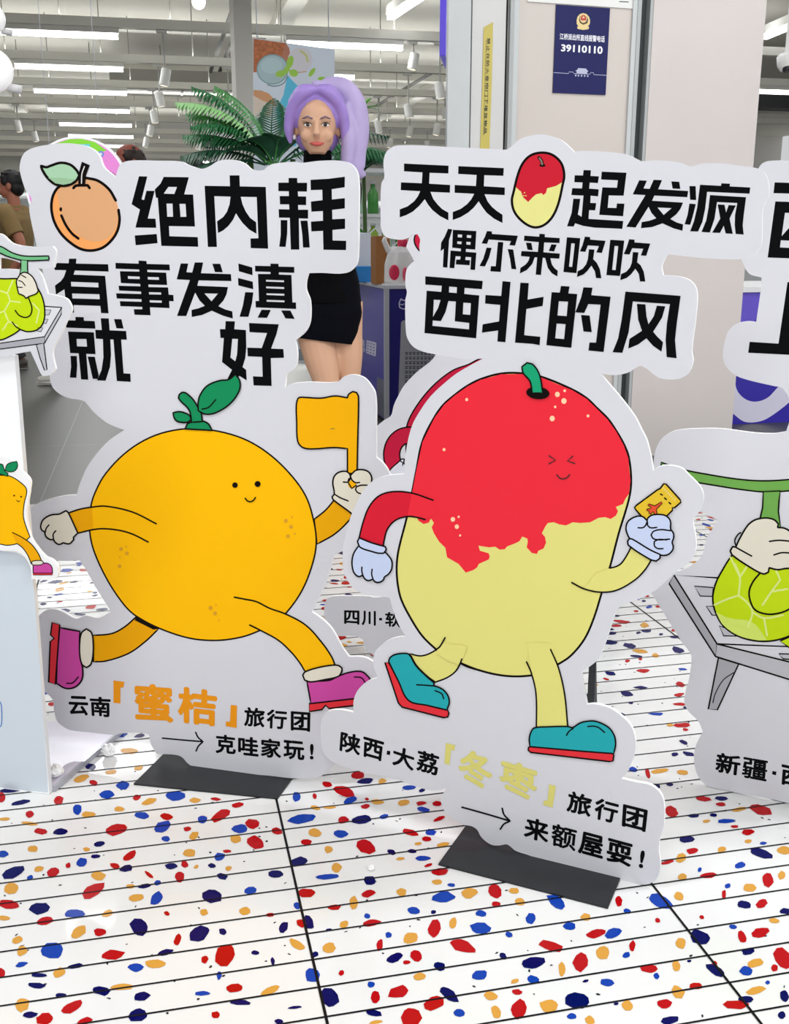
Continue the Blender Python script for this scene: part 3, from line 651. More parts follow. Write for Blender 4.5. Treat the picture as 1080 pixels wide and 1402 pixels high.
A.glyph(740, 385, 10.8, [[[(302,70),(428,78),(412,180),(542,190),(454,984),(86,946),(164,162),(284,168)],[(270,296),(406,302),(386,516),(250,506)],[(238,625),(370,634),(348,856),(216,844)]],[(634,90),(768,96),(750,206),(1036,230),(932,1046),(708,1024),(724,906),(820,908),(888,346),(706,338),(646,470),(514,460),(600,240)],[(598,498),(726,508),(758,754),(634,742)]], INK)
A.glyph(835, 390, 9.818, [[(208,90),(950,148),(900,500),(874,740),(895,986),(762,970),(748,740),(765,520),(806,258),(308,222),(250,640),(166,914),(36,904),(110,720),(160,450)],
 [(362,256),(476,262),(490,420),(518,530),(590,420),(630,280),(744,288),(700,440),(580,630),(640,700),(714,772),(692,896),(580,820),(490,718),(380,800),(246,856),(262,726),(430,618),(380,470)]], INK)
A.build('slogan_lettering', t_ju)
JR = mat('EC2C3C', 0.5, spec=.12); JY = mat('E2DC80', 0.5, spec=.12); JY2 = JY; TEAL = mat('22A6AE', 0.5, spec=.15); BLUEG = mat('C6D2EE', 0.5, spec=.15); DOT = mat('FFD0A8', 0.5, spec=.15)
A = Art(SJ, 1)
A.poly([(741.5,209),(756,212),(768,223),(772.3,239),(770,254),(763.7,280.7),(755,298.5),(743,309),(729.6,311),(715,303),(704,289.6),(700.7,275),(703,263),(709,239),(716,223),(726.7,212.6)], mat('E2DE8C', 0.5, spec=.15), smooth=True)
A.poly([(741.5,209),(750,210),(756,212),(763,217),(768,223),(771,230),(772,239),(769.5,249.6),(760.7,254.8),(749,257.8),(747.4,264),(743.7,267),(741.5,264.4),(734,266),(729.6,269.6),(723,276.5),(716,270),(713,262),(711,260.7),(705.5,255.5),(709,239),(712,230),(716,223),(721,216.5),(726.7,212.6),(734,210)], mat('C81C30', 0.5, spec=.15))
A.line([(741.5,209),(756,212),(768,223),(772.3,239),(770,254),(763.7,280.7),(755,298.5),(743,309),(729.6,311),(715,303),(704,289.6),(700.7,275),(703,263),(709,239),(716,223),(726.7,212.6)], 3.4, LINE, closed=True)
A.poly(oval(742.5,226.5,4.2,2), LINE)
A.line([(738,216),(741,220),(742.5,226)], 4.6, LINE); A.line([(738.5,216.5),(741,220.5),(742.2,225)], 2.2, mat('857868', 0.5))
for x, y in ((718,264),(720,268),(717,268)): A.poly(oval(x, y, .9, n=8), JY)
A.build('slogan_fruit_drawing', t_ju)
A = Art(SJ, 1)
body = [(557,708),(564,674.4),(569.4,646.7),(578,605),(594.4,571.7),(607,554),(622,541),(640,528),(658,519),(686,511.4),(714,511),(741.7,516),(783,533),(803,545),(816.7,558),(832,573),(844.4,591),(855,610),(861,627),(864,658),(861,683),(847,730),(835,776),(824,810.5),(813,846),(800,875),(781,898),(763,910),(745,920),(728.4,924.5),(703,926),(677,923),(651,916),(631,908),(610,899),(597.5,889.5),(577.5,870),(560,842.5),(549,820),(544.5,800),(543,780),(544,763),(547,746.7)]
bs = smooth_pts(body)
A.shape([(609,873),(602.5,885),(587.5,895),(575,898),(561,895),(570,911),(585,926),(596,934),(612.5,927.5),(625,917.5),(632,902),(640,880)], JY, LINE, 2.2)
A.poly(bs, JY)
A.line(bs, 2.9, LINE, closed=True, smooth=False)
A.poly([(564.6,672),(569.4,646.7),(578.5,605),(595,571.7),(608,554),(622,541.8),(640,529),(658,520),(686,512.4),(714,512),(741.7,517),(783,534),(803,546),(816,558.7),(831.5,574),(843.6,591),(854,610),(860,627),(863,658),(861,676),(856,683),(853,690),(843,694),(846,700),(843,706),(836,710.5),(828,708),(819.4,709),(808,715),(794.4,716),(784,715),(775,719.4),(766,718),(758,715),(750,716),(747,720),(741.7,730),(746,735),(747.5,743),(744,751),(737,754),(735,758.5),(728,757),(721,749.4),(722.5,742),(722,737.5),(715,734.5),(711,741),(705,744),(694.4,748),(691,752),(684,752.5),(678,748.5),(669,749.4),(655,747),(657,754),(669,757.5),(670.5,762),(669,766),(655.5,772),(653,777),(648,780.5),(637.5,784),(627.8,772),(612,763),(609.7,750),(601,741.5),(594,730),(591,722),(594,716),(590,710),(587,715.5),(580,717.5),(573,713),(571,708.5),(558,707)], JR)
for x, y, r in ((763,540,3.3),(773,535,1.8),(772,549,3.6),(760,557,1.6),(756,573,3.5),(805,569.4,1.9),(639,547,2),(608,615.5,2),(620,711,3),(625.5,721,2.9),(628,707.5,1.5),(630,733,1.4)):
    A.poly(oval(x, y, r, r * 1.1), DOT)
DK = mat('5A0A16', 0.5)
A.line([(752,624),(760.5,630),(752,634.7)], 2.1, DK, smooth=False); A.line([(784,624.4),(777,631),(786.7,634.4)], 2.1, DK, smooth=False)
A.line([(762.5,650),(766,654.2),(771,655.5),(776,654),(779.7,650)], 2.1, DK)
A.shape([(593,684.7),(564,675),(539,673),(519.4,678.6),(505.5,694),(497,716),(492,736),(528,748),(525,746),(530.5,724.4),(541.7,712),(558,707),(582,711)], mat('D81E34', 0.5, spec=.12), None)
A.poly([(564,675),(580,680),(593,685),(600,700),(582,711.5),(570,709),(558,707)], JR)
A.line([(593,684.7),(564,675),(539,673),(519.4,678.6),(505.5,694),(497,716),(492,736)], 2.2, LINE)
A.line([(582,711),(570,708),(558,707),(541.7,712),(530.5,724.4),(526,740),(525,747)], 2.2, LINE)
A.poly([(834,778),(850,771.7),(858,760.5),(864,748),(893,766),(883,780),(869,794),(844,808),(822,810.5),(800,806),(815,785)], JY)
A.line([(834.7,777.5),(842,776),(850,771.7),(858,760.5),(864.5,748)], 2.2, LINE)
A.line([(783,797.5),(800,806),(822,810.5),(844,808),(869,794),(883,780),(892,766)], 2.2, LINE)
A.poly([(722,880),(727.4,920.5),(734,949.6),(734,998),(778,996),(773,949.6),(764.7,914),(755,880)], JY2)
A.line([(721,906),(727.4,920.5),(734,949.6),(734.5,998)], 2.2, LINE); A.line([(754,889),(764.7,914),(773,949.6),(777.5,996)], 2.2, LINE)
A.poly([(606,880),(640,884),(634,902),(629,909.5),(612,904),(597,893.5),(600,887)], JY)
A.line([(609.5,873),(602.5,885),(597.5,889)], 2.2, LINE); A.line([(632.5,902),(629,911),(625,917.5)], 2.2, LINE); A.line([(651,916),(640,912.5),(631,908)], 2.4, LINE)
o_j = A.build('jujube_figure', t_ju)
A = Art(SJ, 50)
A.poly(oval(736.7,537.8,16,8.6,5), LINE)
A.shape([(729,538),(726,521.7),(716.7,510.5),(715,502),(722,496.5),(730.5,499.4),(739,513),(743.5,538)], mat('14A070', 0.5, spec=.15), LINE, 2.2)
A.build('stem', o_j)
A = Art(SJ, 50)
A.shape([(491.7,746.7),(485,757),(482.5,768),(484,781),(488,787),(492.5,789),(497,787),(500,792),(505,794.5),(511,792.5),(514,796),(519,797),(525,794),(527,789.5),(532,786),(536.5,779),(537,768),(532,760),(526,755)], BLUEG, LINE, 2.2)
A.line([(496,776),(496,782),(497.5,787.5)], 2, LINE); A.line([(510,779),(509.5,786),(511.5,793)], 2, LINE)
A.shape([(490,741),(492.5,736),(510,743),(528,748),(529.5,752),(526,757),(519,757),(511,755),(494,749)], BLUEG, LINE, 2.2)
A.build('glove', o_j)
A = Art(SJ, 50)
A.shape([(909,662),(912,662.5),(931,683.5),(932.5,687),(924,694.5),(920.5,695),(921,698),(895,724),(871,698),(869,694.5),(871.5,691.5),(900,670.5),(904,668.5)], mat('E2BE30', 0.5, spec=.15), LINE, 2.2, smooth=False)
for a, b in (((904.5,676),(907,677.5)),((910,681.5),(912.5,683.5)),((916,687.5),(918.5,689.5))): A.line([a, b], 2, LINE)
for k in range(8):
    x, y = 909 + k * 2.3, 666.5 + k * 2.35
    A.line([(x, y), (x - 2, y + 2)], .9, mat('F4E9B0', 0.5), cap=False)
A.shape([(906,686.5),(907,688.5),(899,696.5),(900,704),(897.5,705),(894.5,700),(891,703.5),(889,702.5),(888.5,699),(885.5,698.5),(886,696.5),(890,696),(892,694.5),(887,691),(888.5,689.5),(897,692)], mat('E0502C', 0.5, spec=.15), LINE, 1.2, smooth=False)
A.build('ticket', o_j)
A = Art(SJ, 66)
A.shape([(864,737.8),(858,727),(858,718),(862,711.5),(872,706.5),(880,706.8),(886,712),(888,708),(894.4,704.4),(908,704.4),(915,708),(918.3,714),(918.5,724),(922,729),(922.5,736),(920.5,742),(922,748),(920.5,753.5),(914,759),(904,759)], BLUEG, LINE, 2.2)
A.line([(874,722),(880,722),(884,719),(886.5,713)], 2, LINE); A.line([(886.5,713),(887,719),(891,722),(899.5,721.7)], 2, LINE)
A.line([(918,726),(905,724.5),(895,727),(891.7,732),(895,737),(904,738.5),(917,737.5)], 2, LINE)
A.line([(913,738.5),(902,738),(896,741),(896.5,747),(901,750.5),(908,750.5)], 2, LINE)
A.shape([(859.7,740),(862,737),(866,737.5),(890,752),(904,758.5),(904,763.5),(898.6,767.5),(890,765),(861,746)], BLUEG, LINE, 2.2)
A.build('glove', o_j)
A = Art(SJ, 50)
A.shape([(527.5,906.5),(533,907),(560,958),(613,971),(615,976),(613.5,981),(608,982),(551,967.5),(546,962)], RED, LINE, 2.2, smooth=False)
A.shape([(532.5,905),(535,899.5),(542,895.5),(555,894),(561,896),(570,911),(585,926),(595,934.5),(594,938.5),(600,940),(608,944.5),(614,952.5),(615.5,962),(612,971.5),(585,965),(560,958.5),(546,932)], TEAL, LINE, 2.2)
A.line([(571,937),(582,937.5),(593,938.5)], 2, LINE); A.line([(596,945),(605,949),(608,956)], 1.9, LINE)
A.build('boot', o_j)
A = Art(SJ, 50)
A.shape([(724,1022.5),(727,1021),(838,1030),(840.5,1033),(839.5,1041),(835,1042),(727,1029.5),(723.5,1026.5)], RED, LINE, 2.2, smooth=False)
A.shape([(732,996),(750,994.5),(777.7,994),(784,995.5),(794,989.5),(803,987),(816,987),(833,995),(841,1006),(843,1018),(840.5,1031),(800,1028),(726,1021.6),(725,1011),(727.4,1001.5)], TEAL, LINE, 2.2)
A.line([(776,1006),(779,1001),(785,996.6)], 2, LINE); A.line([(805,994),(813,993.5),(820,995.6),(828,1002)], 1.9, LINE)
A.build('boot', o_j)
A = Art(SJ, 1)
YT = mat('DCD478', 0.5, spec=.15)
A.text('陕', [(466.5,1000.5),(495,1007.5),(492.5,1035),(464.5,1028)], INK); A.text('西', [(497.5,1008),(526,1016),(523,1043),(496,1035.5)], INK)
A.poly([(530,1027.5),(534.5,1028.5),(533.7,1034),(529,1032.7)], INK)
A.text('大', [(538.5,1019),(568.5,1029.5),(566,1056),(536.5,1047)], INK); A.text('荔', [(571.5,1025.5),(601.5,1034),(599.5,1063),(569.5,1054.5)], INK)
A.text('旅', [(778,1081.5),(811.5,1090.5),(808,1119.5),(775,1110.5)], INK); A.text('行', [(815,1091),(849,1100),(842,1128.5),(813,1120.5)], INK); A.text('团', [(853,1100.5),(887,1109),(883.5,1139.5),(851,1131)], INK)
A.text('来', [(719.5,1117),(752.5,1125.5),(750,1155),(716.5,1146)], INK); A.text('额', [(756,1126),(791,1135.5),(787.5,1166),(754,1157)], INK, .02); A.text('屋', [(795,1137),(827,1145.5),(825,1177),(790.5,1167.5)], INK); A.text('耍', [(832,1146.5),(867,1156),(863.5,1187.5),(829.5,1178)], INK); A.text('!', [(877.5,1163.5),(883.5,1165),(880,1189),(874,1187.5)], INK)
A.line([(632.5,1105),(665,1114),(698,1123.8)], 2.3, INK); A.line([(687.6,1106.5),(690,1115),(698.5,1124),(690,1128),(685,1135)], 2.3, INK)
A.text('冬', [(629,1023.5),(676,1034.5),(673,1083),(626,1070)], YT, 0.035); A.text('枣', [(685,1036.5),(738,1052.5),(734,1098),(682,1083)], YT, 0.035)
A.poly([(610.5,1017),(623.5,1020),(622,1027.5),(617.5,1026.5),(615.5,1047),(608.5,1045)], YT); A.poly([(752,1073.5),(761,1076),(756.5,1105.5),(743.5,1101.5),(744.5,1095.5),(749.5,1096)], YT)
A.build('caption_lettering', t_ju)

# ---- the pomegranate standee behind ---------------------------------------
pa_, pb_ = hit_z(470, 903), hit_z(700, 922)
SP = Sheet(pa_, pb_ - pa_)
t_po = thing('cutout_standee', 'white cut-out standee of a dark red fruit half hidden behind the jujube standee', 'standee', SP.m)
panel(SP, [(556,338),(562,322),(580,300),(640,268),(720,262),(800,290),(830,350),(820,430),(780,500),(800,560),(812,650),(800,750),(770,800),(790,830),(795,900),(760,925),(700,921.5),(600,914),(540,908),(520,905),(511,897),(502,890),(498,883),(497,876),(490,872),(479,870.5),(466,871),(457.8,869),(450,862),(445,853),(443.5,840),(444.4,828),(447,821),(452,817.5),(462,816),(506.7,816.5),(512,818),(525,817),(528,790),(518,720),(514,660),(513,620),(515,586),(523.5,577),(535,569),(539,555),(545,542),(553,528),(571,509),(590,494),(600,480),(590,440),(577,390),(566,356)], t_po, front=WHITE, side=EDGEW)
A = Art(SP, 1)
DR = mat('C2183C', 0.5, spec=.15)
A.shape([(556,590),(561,571.7),(575,549),(590,531),(605.5,517),(622,506),(640,499.5),(662,490),(720,492),(760,540),(775,640),(740,730),(660,760),(590,720),(560,650)], DR, LINE, 2)
A.shape([(600,303),(582,312),(571,318),(567,328),(570,338),(578,346),(600,352),(640,340),(640,310)], DR, LINE, 2)
A.line([(572,596),(562,595.5),(550,598),(541,606),(536.5,618),(537,630),(542,644)], 24, LINE, cap=False)
A.line([(572,596),(562,595.5),(550,598),(541,606),(536.5,618),(537,630),(541.5,643)], 20, DR, cap=False)
A.build('fruit_figure', t_po)
A = Art(SP, 12)
A.shape([(532,648),(536,641),(545,633),(550,628.5),(553.5,628.5),(553,634),(558,640),(560,655),(545,665),(535,662)], mat('DCDCE6', 0.5, spec=.15), LINE, 1.8)
A.line([(548,631),(552,634),(551,637)], 1.6, LINE)
A.build('glove', t_po)
A = Art(SP, 1)
A.text('四', [(471,835.5),(492,836),(492,855.5),(471,854)], INK); A.text('川', [(495,836),(514.5,836.5),(514.5,857),(495,856)], INK)
A.poly([(519,846),(523,846),(523,849.5),(519,849.5)], INK); A.text('软', [(527,837.5),(549,838.5),(549,859.5),(527,857.5)], INK)
A.build('caption_lettering', t_po)
rear_prop(SP, t_po, 0.25, 0.5, 0.18)
mb = MB(); mb.box((0.12, 0.0, 0.0005), (0.42, 0.2, 0.004), BASE); mb.build('base_plate', t_po)

# ---- the melon standee at the right ---------------------------------------
ma, mb_ = hit_z(960, 1076), hit_z(1080, 1104)
SM = Sheet(ma, mb_ - ma)
t_me = thing('cutout_standee', 'white cut-out standee of a green melon by a grey bench at the right edge', 'standee', SM.m)
panel(SM, [(1036,240),(1041,226),(1052,220.5),(1080,220),(1150,224),(1185,232),(1195,260),(1190,400),(1198,440),(1195,520),(1170,545),(1120,540),(1112,560),(1130,590),(1170,620),(1195,700),(1190,900),(1180,960),(1190,1050),(1180,1115),(1150,1122),(1100,1106),(1080,1100),(1040,1091),(1016,1087),(990,1081),(971.5,1077),(960,1069),(952,1054),(950,1031),(955,1015),(962,1002),(955.7,987),(944,976),(937,963),(938,948),(943,930),(946.5,900),(942,890),(934.6,881),(891,811),(888,805),(900,790),(940,778),(960,762),(967,738),(983,712),(961,701),(935,690),(900,680),(894.5,650),(894.5,635),(897,618),(904.8,601.6),(918.4,591.5),(934,588),(952.7,586.8),(987,586.8),(1032.5,592.5),(1060,593.5),(1076,591),(1082,570),(1080,545),(1070,531),(1060,528.7),(1025.7,520.7),(1007,514),(995,503),(990,492),(990,478),(993,464),(998,452),(1008.5,443),(1023,440),(1035,441),(1041.6,395),(1042.5,380),(1026,375),(1018,363),(1014,350),(1025,330),(1034,290)], t_me, front=WHITE, side=EDGEW)
A = Art(SM, 1)
A.glyph(980, 220, 8.76, [[(704,260),(1500,285),(1490,410),(690,390)],[[(712,488),(1500,515),(1440,1190),(620,1162)],[(828,625),(930,628),(900,780),(788,905)],[(778,955),(1300,975),(1290,1065),(768,1040)]]], INK)
A.glyph(980, 370, 8.76, [[(858,142),(1010,146),(960,520),(1300,535),(1285,660),(945,645),(912,884),(1500,915),(1490,1045),(386,990),(404,858),(750,880)]], INK)
A.build('slogan_lettering', t_me)
A = Art(SM, 1)
G1, G2, G3 = mat('D6D6DC', 0.5, spec=.15), mat('BCBCC2', 0.5, spec=.15), mat('A8A8AE', 0.5, spec=.15)
A.shape([(922.7,787.4),(979.5,791),(1100,793),(1180,889),(981.6,881.6)], G1, LINE, 2.2, smooth=False)
for q in ([(950.4,802.5),(976,804.4),(975,816.5),(958.5,816)], [(966.8,830),(980,830),(984,842.8),(974.7,842)], [(984.7,857),(1000,862),(1012,871),(990.5,870.5)], [(1066,895),(1100,896),(1098,904),(1072,902)]): A.shape(q, G2, LINE, 1.8, smooth=False)
A.shape([(916,799),(922.7,787.4),(981.6,881.6),(979.5,898.7)], G3, LINE, 2.2, smooth=False)
A.shape([(981.6,881.6),(1080,906),(1180,930),(1180,952),(1080,930),(979.5,898.7)], G2, LINE, 2.2, smooth=False)
A.shape([(983.4,901),(1011,909.5),(982,971.7),(969.6,970.8)], G3, LINE, 2.2, smooth=False)
A.line([(1004,921),(990,931),(979,950),(976,962)], 1.4, LINE)
o_be = A.build('bench_drawing', t_me)
A = Art(SM, 16)
MG = mat('C2DC10', 0.5, spec=.15); MP = mat('DDE98A', 0.5, spec=.15)
A.shape([(1004,758),(987,784),(979,801),(975.8,820),(979.4,838),(990,856.5),(1011,871),(1037.5,877.6),(1064,876),(1090,866),(1130,840),(1140,790),(1110,750),(1060,735),(1025,742)], MG, LINE, 2.4)
A.poly([(980,838),(998,846),(1030,852),(1050,876),(1037,876.5),(1011,870),(990,855.5)], mat('D2E46A', 0.5, spec=.15), smooth=True)
for l in ([(978,828),(996,820),(1011,815),(1013,790),(1006,772)],[(1013,790),(1026,770)],[(1011,815),(1024,826),(1030,838),(1024,858)],[(1000,763),(1013,790)],[(1030,838),(1046,846),(1072,842)],[(1046,846),(1050,870)],[(1044,828),(1056,810),(1068,794),(1060,775)],[(1056,810),(1078,806)]): A.line(l, 2.6, MP)
A.line([(1040,785),(1031,796),(1025.7,809),(1027,822),(1033,834),(1044,839.5),(1060,840.5),(1080,834),(1100,815)], 2.4, LINE)
A.shape([(1068,877.5),(1080,886),(1092,880),(1090,868)], MG, LINE, 2.2, smooth=False)
o_ml = A.build('melon_figure', t_me)
A = Art(SM, 1)
VG = mat('6EA84E', 0.5, spec=.15)
A.shape([(905,633),(935.6,643),(968.6,649.5),(1010,656),(1044,658.3),(1080,656.5),(1160,648),(1160,664),(1080,672),(1046,673.5),(1010,669.6),(978,664.5),(951.5,660),(905,650)], VG, LINE, 2.2)
A.build('vine', o_ml)
A = Art(SM, 30)
A.shape([(1045,673),(1068,672),(1066.5,685),(1065.6,700),(1069,725),(1036,725),(1041,708),(1044,695)], VG, LINE, 2.2, smooth=False)
A.build('stem', o_ml)
A = Art(SM, 36)
A.line([(1008,748),(1006,740),(1010,732),(1014,729)], 2, LINE)
A.shape([(1007.4,748.8),(1012,738.5),(1023,720),(1031,713),(1039,710),(1050,709),(1060,711.5),(1065.6,717),(1064.5,722),(1074,723),(1084,730),(1098,760),(1094,778),(1076,778),(1064.5,779.6),(1053,777),(1052,783),(1045,785.5),(1028,777),(1003,760),(999.8,754),(1003,748.2)], CREAM, LINE, 2.4)
A.line([(1053.5,741),(1066,739.5),(1084,741)], 2.2, LINE); A.line([(1059.5,759.5),(1070,756.5),(1084,757)], 2.2, LINE); A.line([(1007.4,749),(1018,755),(1029,761)], 2.2, LINE)
A.build('glove', o_ml)
A = Art(SM, 1)
A.text('新', [(981,1029.5),(1015,1035),(1012,1062.5),(978.5,1057)], INK); A.text('疆', [(1017,1036),(1052,1042),(1049,1070.5),(1015,1064)], INK, .022)
A.poly([(1057.5,1055.5),(1063,1056.5),(1062,1061.5),(1056.7,1060)], INK); A.text('西', [(1070,1046),(1103,1053),(1100,1080),(1068,1073.5)], INK)
A.build('caption_lettering', t_me)
mb = MB(); q = SM.inv @ hit_z(1040, 1095); mb.box((q.x + .02, 0.01, 0.0005), (q.x + .25, 0.16, 0.004), BASE); mb.build('base_plate', t_me)
# ------------------------------------------------------------------ white display box at the left edge
LB = Sheet(hit_z(68, 1088), hit_z(68, 1088) - hit_z(0, 1079.5))
t_box = thing('display_box', 'tall white display box with a clear-edged base slab at the left edge', 'display box', LB.m)
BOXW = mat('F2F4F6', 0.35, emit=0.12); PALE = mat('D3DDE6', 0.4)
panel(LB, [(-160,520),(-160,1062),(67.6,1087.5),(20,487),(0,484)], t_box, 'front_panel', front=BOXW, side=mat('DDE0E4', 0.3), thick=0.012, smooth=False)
A = Art(LB, 1)
A.poly([(-150,745),(0,754),(22,757),(34,763),(43,775),(47.5,815),(56,930),(66.3,1085.5),(-150,1061)], PALE)
A.line([(-60,952),(0,961),(2,966),(2,992),(-2,997),(-60,990)], 1.6, mat('3C7CC0', 0.5))
A.build('pale_blue_print', t_box)
inv = LB.inv
bq = inv @ hit_z(166, 1004); mb = MB()
ACR = mat('D2CEDC', 0.12)
fp = [(-.62, .0125), (.0, .0125), (bq.x, bq.y), (-.62, bq.y)]
mb.add([(x, y, .001) for x, y in fp] + [(x, y, .011) for x, y in fp], [(3,2,1,0),(4,5,6,7),(0,1,5,4),(1,2,6,5),(2,3,7,6),(3,0,4,7)], ACR)
mb.build('base_slab', t_box)
mb = MB(); q0, q1 = Vector((0.0, .0125, 0)), Vector((bq.x, bq.y, 0)); dn = (q1 - q0).normalized(); sd = Vector((-dn.y, dn.x, 0)) * -0.006
mb.add([q0 + Z * .001, q1 + Z * .001, q1 + sd + Z * .001, q0 + sd + Z * .001, q0 + Z * .0125, q1 + Z * .0125, q1 + sd + Z * .0125, q0 + sd + Z * .0125],
       [(0,1,2,3),(7,6,5,4),(0,4,5,1),(1,5,6,2),(2,6,7,3),(3,7,4,0)], mat('A9AAB4', 0.08))
mb.build('slab_edge', t_box)
LM = Sheet(LB.p - LB.n * -0.012, LB.x)
# upper cut-out with the melon
panel(LM, [(-160,300),(0,320),(17,333),(41.7,337.5),(72,337),(76.4,344),(73.6,366),(64,368),(51,367.5),(56,375),(60,385.5),(65,402),(83,406),(91,409),(96,416),(98,424),(91.7,438),(82,460),(72,480),(76,505),(69.4,513),(58,515),(54,508),(50,499),(41.7,481),(20,485),(0,490),(-160,500)], t_box, 'melon_cutout', front=WHITE, side=EDGEW, thick=0.006,
      holes=[[(-1,352.5),(10,354),(22,357.5),(29,360.5),(27,369.5),(20,368.5),(10,368),(-1,368)]])
A = Art(LM, 1)
A.shape([(-160,470),(-100,432),(0,415),(84.5,421),(61,464),(0,478)], mat('DCDCE0', .45), LINE, 1.8, smooth=False)
A.shape([(84.5,421),(84,430),(61,470),(61,461)], mat('BCBCC4', .45), LINE, 1.4, smooth=False)
A.shape([(-100,486),(0,470),(61,461),(61,470),(0,478)], mat('A8A8B0', .45), LINE, 1.4, smooth=False)
for q in ([(62,424),(70,424.5),(67,431),(62,431)], [(60,437),(66,437),(63,443),(59,442)], [(52,448),(59,449),(56,454),(51,453)]): A.shape(q, mat('C4C4CA', .45), LINE, 1, smooth=False)
A.shape([(50,472),(60,470),(64.5,506),(61,506.5),(55,490)], mat('B8B8C0', .45), LINE, 1.4, smooth=False)
A.build('bench_drawing', t_box)
A = Art(LM, 12)
A.shape([(-140,380),(-60,372),(0,381.5),(22,381.5),(40,383),(55,400),(61,420),(60,440),(52,451),(38,454),(28,451),(18,458),(0,465.5),(-120,470)], MG, LINE, 2)
for l in ([(0,398),(10,402),(14,412),(28,414)],[(14,412),(6,426),(12,440),(4,452)],[(10,402),(18,384)],[(45,415),(54,425),(50,442)],[(0,428),(6,426)],[(12,440),(24,446)]): A.line(l, 2, MP)
A.line([(21,425),(27,432),(36,434.5),(42,431),(44,422),(41,412),(39,407)], 1.8, LINE); A.line([(17,441),(22,447),(28,451)], 1.8, LINE)
A.shape([(-150,310),(0,337),(17,346),(34,350.5),(67,350.5),(67.5,356),(36,357),(24,355),(8,350),(0,346.5),(-150,325)], mat('6CB880', .45), LINE, 1.8)
A.shape([(29,356),(38,356.5),(38,368),(39,378),(27,377),(29,368)], mat('7CC08A', .45), LINE, 1.6, smooth=False)
o = A.build('melon_figure', t_box)
A = Art(LM, 30)
A.shape([(24,393),(23,385),(26,379),(30,374),(36,373),(44,378),(49,386),(52,395),(53,398),(50,402),(40,406),(36,408.5),(33,405),(26,402)], CREAM, LINE, 1.8)
A.line([(24,393),(31,393.5)], 1.4, LINE); A.line([(26,384),(31,386),(35,391)], 1.4, LINE); A.line([(30,376.5),(36,380)], 1.4, LINE)
A.build('glove', o)
# small running mandarin on the side of the box
panel(LM, [(-120,650),(-60,625),(0,625),(14,628),(30,645),(41,657),(40.5,672),(39,682),(36,707),(41.5,733),(47,744),(62,762),(71,766),(79,775),(80,784),(78,790),(72.6,794),(43,793),(42,778),(34,763),(22,755),(0,754),(-100,752)], t_box, 'mandarin_cutout', front=EDGEW, side=EDGEW, thick=0.006)
A = Art(LM, 1)
A.shape([(-110,700),(-100,665),(-60,648),(0,650.5),(14,652),(30,662),(36.5,671),(33,690),(32,707),(36,722),(41,735),(36,740),(32,738),(24,744),(10,746.5),(0,745),(-70,745)], ORANGE, LINE, 1.4)
A.shape([(17,729),(29,735),(42,744),(52,757),(57,768),(43,772),(38,760),(31,750),(24,744.5),(20,738)], ORANGE2, None)
A.line([(17,729),(29,735),(42,744),(52,757),(57,768)], 1.4, LINE); A.line([(24,744.5),(31,750),(38,760),(43,772)], 1.4, LINE)
A.poly(oval(19.5,678.5,1.2), LINE); A.poly(oval(29,680,1.2), LINE); A.line([(23,685),(25.5,687),(27.5,685.5)], 1, LINE)
o = A.build('mandarin_figure', t_box)
A = Art(LM, 12)
A.shape([(-3,648),(-2,640),(0,635),(4,636),(7,645),(11,648),(11,652)], GREEN, LINE, 1.2)
A.shape([(7,644),(10,636),(16,633),(23,631.5),(24.5,637),(21,644),(14,646)], GREEN, LINE, 1.2)
A.build('leaf', o)
A = Art(LM, 12)
A.shape([(45.5,773),(60,771),(66,771.5),(71,776),(72,786),(45.5,786)], PINK, LINE, 1.3); A.shape([(45.5,784.5),(72,784.5),(72,787),(45.5,787)], RED, LINE, 1, smooth=False)
A.shape([(43,769),(48,767.5),(57,767.5),(60,770),(57,773),(45,773.5)], CREAM, LINE, 1.2)
A.build('boot', o)
# crumpled tissues by the slab
def tissue(px, py, z, r, label):
    c = hit_z(px, py, z)
    t = thing('crumpled_tissue', label, 'tissue', (c.x, c.y, z), 'crumpled tissues')
    mb = MB(); random.seed(px)
    mb.ball((0, 0, r * .75), (r, r * .9, r * .75), mat('F4F4F4', .8), 18, 12)
    mb.v = [tuple(Vector(v) * random.uniform(.72, 1.15)) if v[2] > r * .2 else (v[0], v[1], max(v[2], .0005)) for v in mb.v]
    mb.build('paper', t)
tissue(76, 1063, .0115, .017, 'crumpled white tissue lying on the clear base slab of the display box')
tissue(150, 1034, .001, .017, 'crumpled white tissue on the terrazzo floor beside the clear slab')
tissue(508, 1191, .001, .006, 'tiny scrap of white tissue on the open terrazzo between the two large standees')

# ------------------------------------------------------------------ pillar with its cladding
PD = hit_z(800, 628)
pv = uv(PD)[1]
def pu(x, y=300): return uv(hit_plane(x, y, PD, -V))[0]
PILT = 5.2
STEEL = mat('C6CACB', 0.35, noise=0.03, nscale=6); CLAD = mat('CFC6BF', 0.3, noise=0.02, nscale=3); CLAD2 = mat('CFC7C4', 0.28, noise=0.02, nscale=3)
DARK = mat('15171A', 0.5); TRIM = mat('AEB2B2', 0.3)
def slab(name, x0, x1, dv0, depth, m, kind='structure', z0=0.0, z1=PILT, yref=100, bev=0):
    mb = MB(); u0, u1 = pu(x0, yref), pu(x1, yref)
    o = frame(W(0, 0, 0)); mb.box((u0, pv + dv0, z0), (u1, pv + dv0 + depth, z1), m, o)
    ob = mb.build(name, kind=kind, bevel=bev); return ob
slab('wall_pillar', 720, 1030, .06, .6, mat('B4AEA8', .5))
slab('trim_1', 613.0, 643.6, 0.0, .03, STEEL)
slab('trim_2', 643.6, 646.4, .035, .02, DARK)
slab('trim_3', 646.4, 692, .012, .03, mat('D2D1D0', .3, noise=.02, nscale=5))
slab('trim_4', 692, 696.5, .035, .02, DARK)
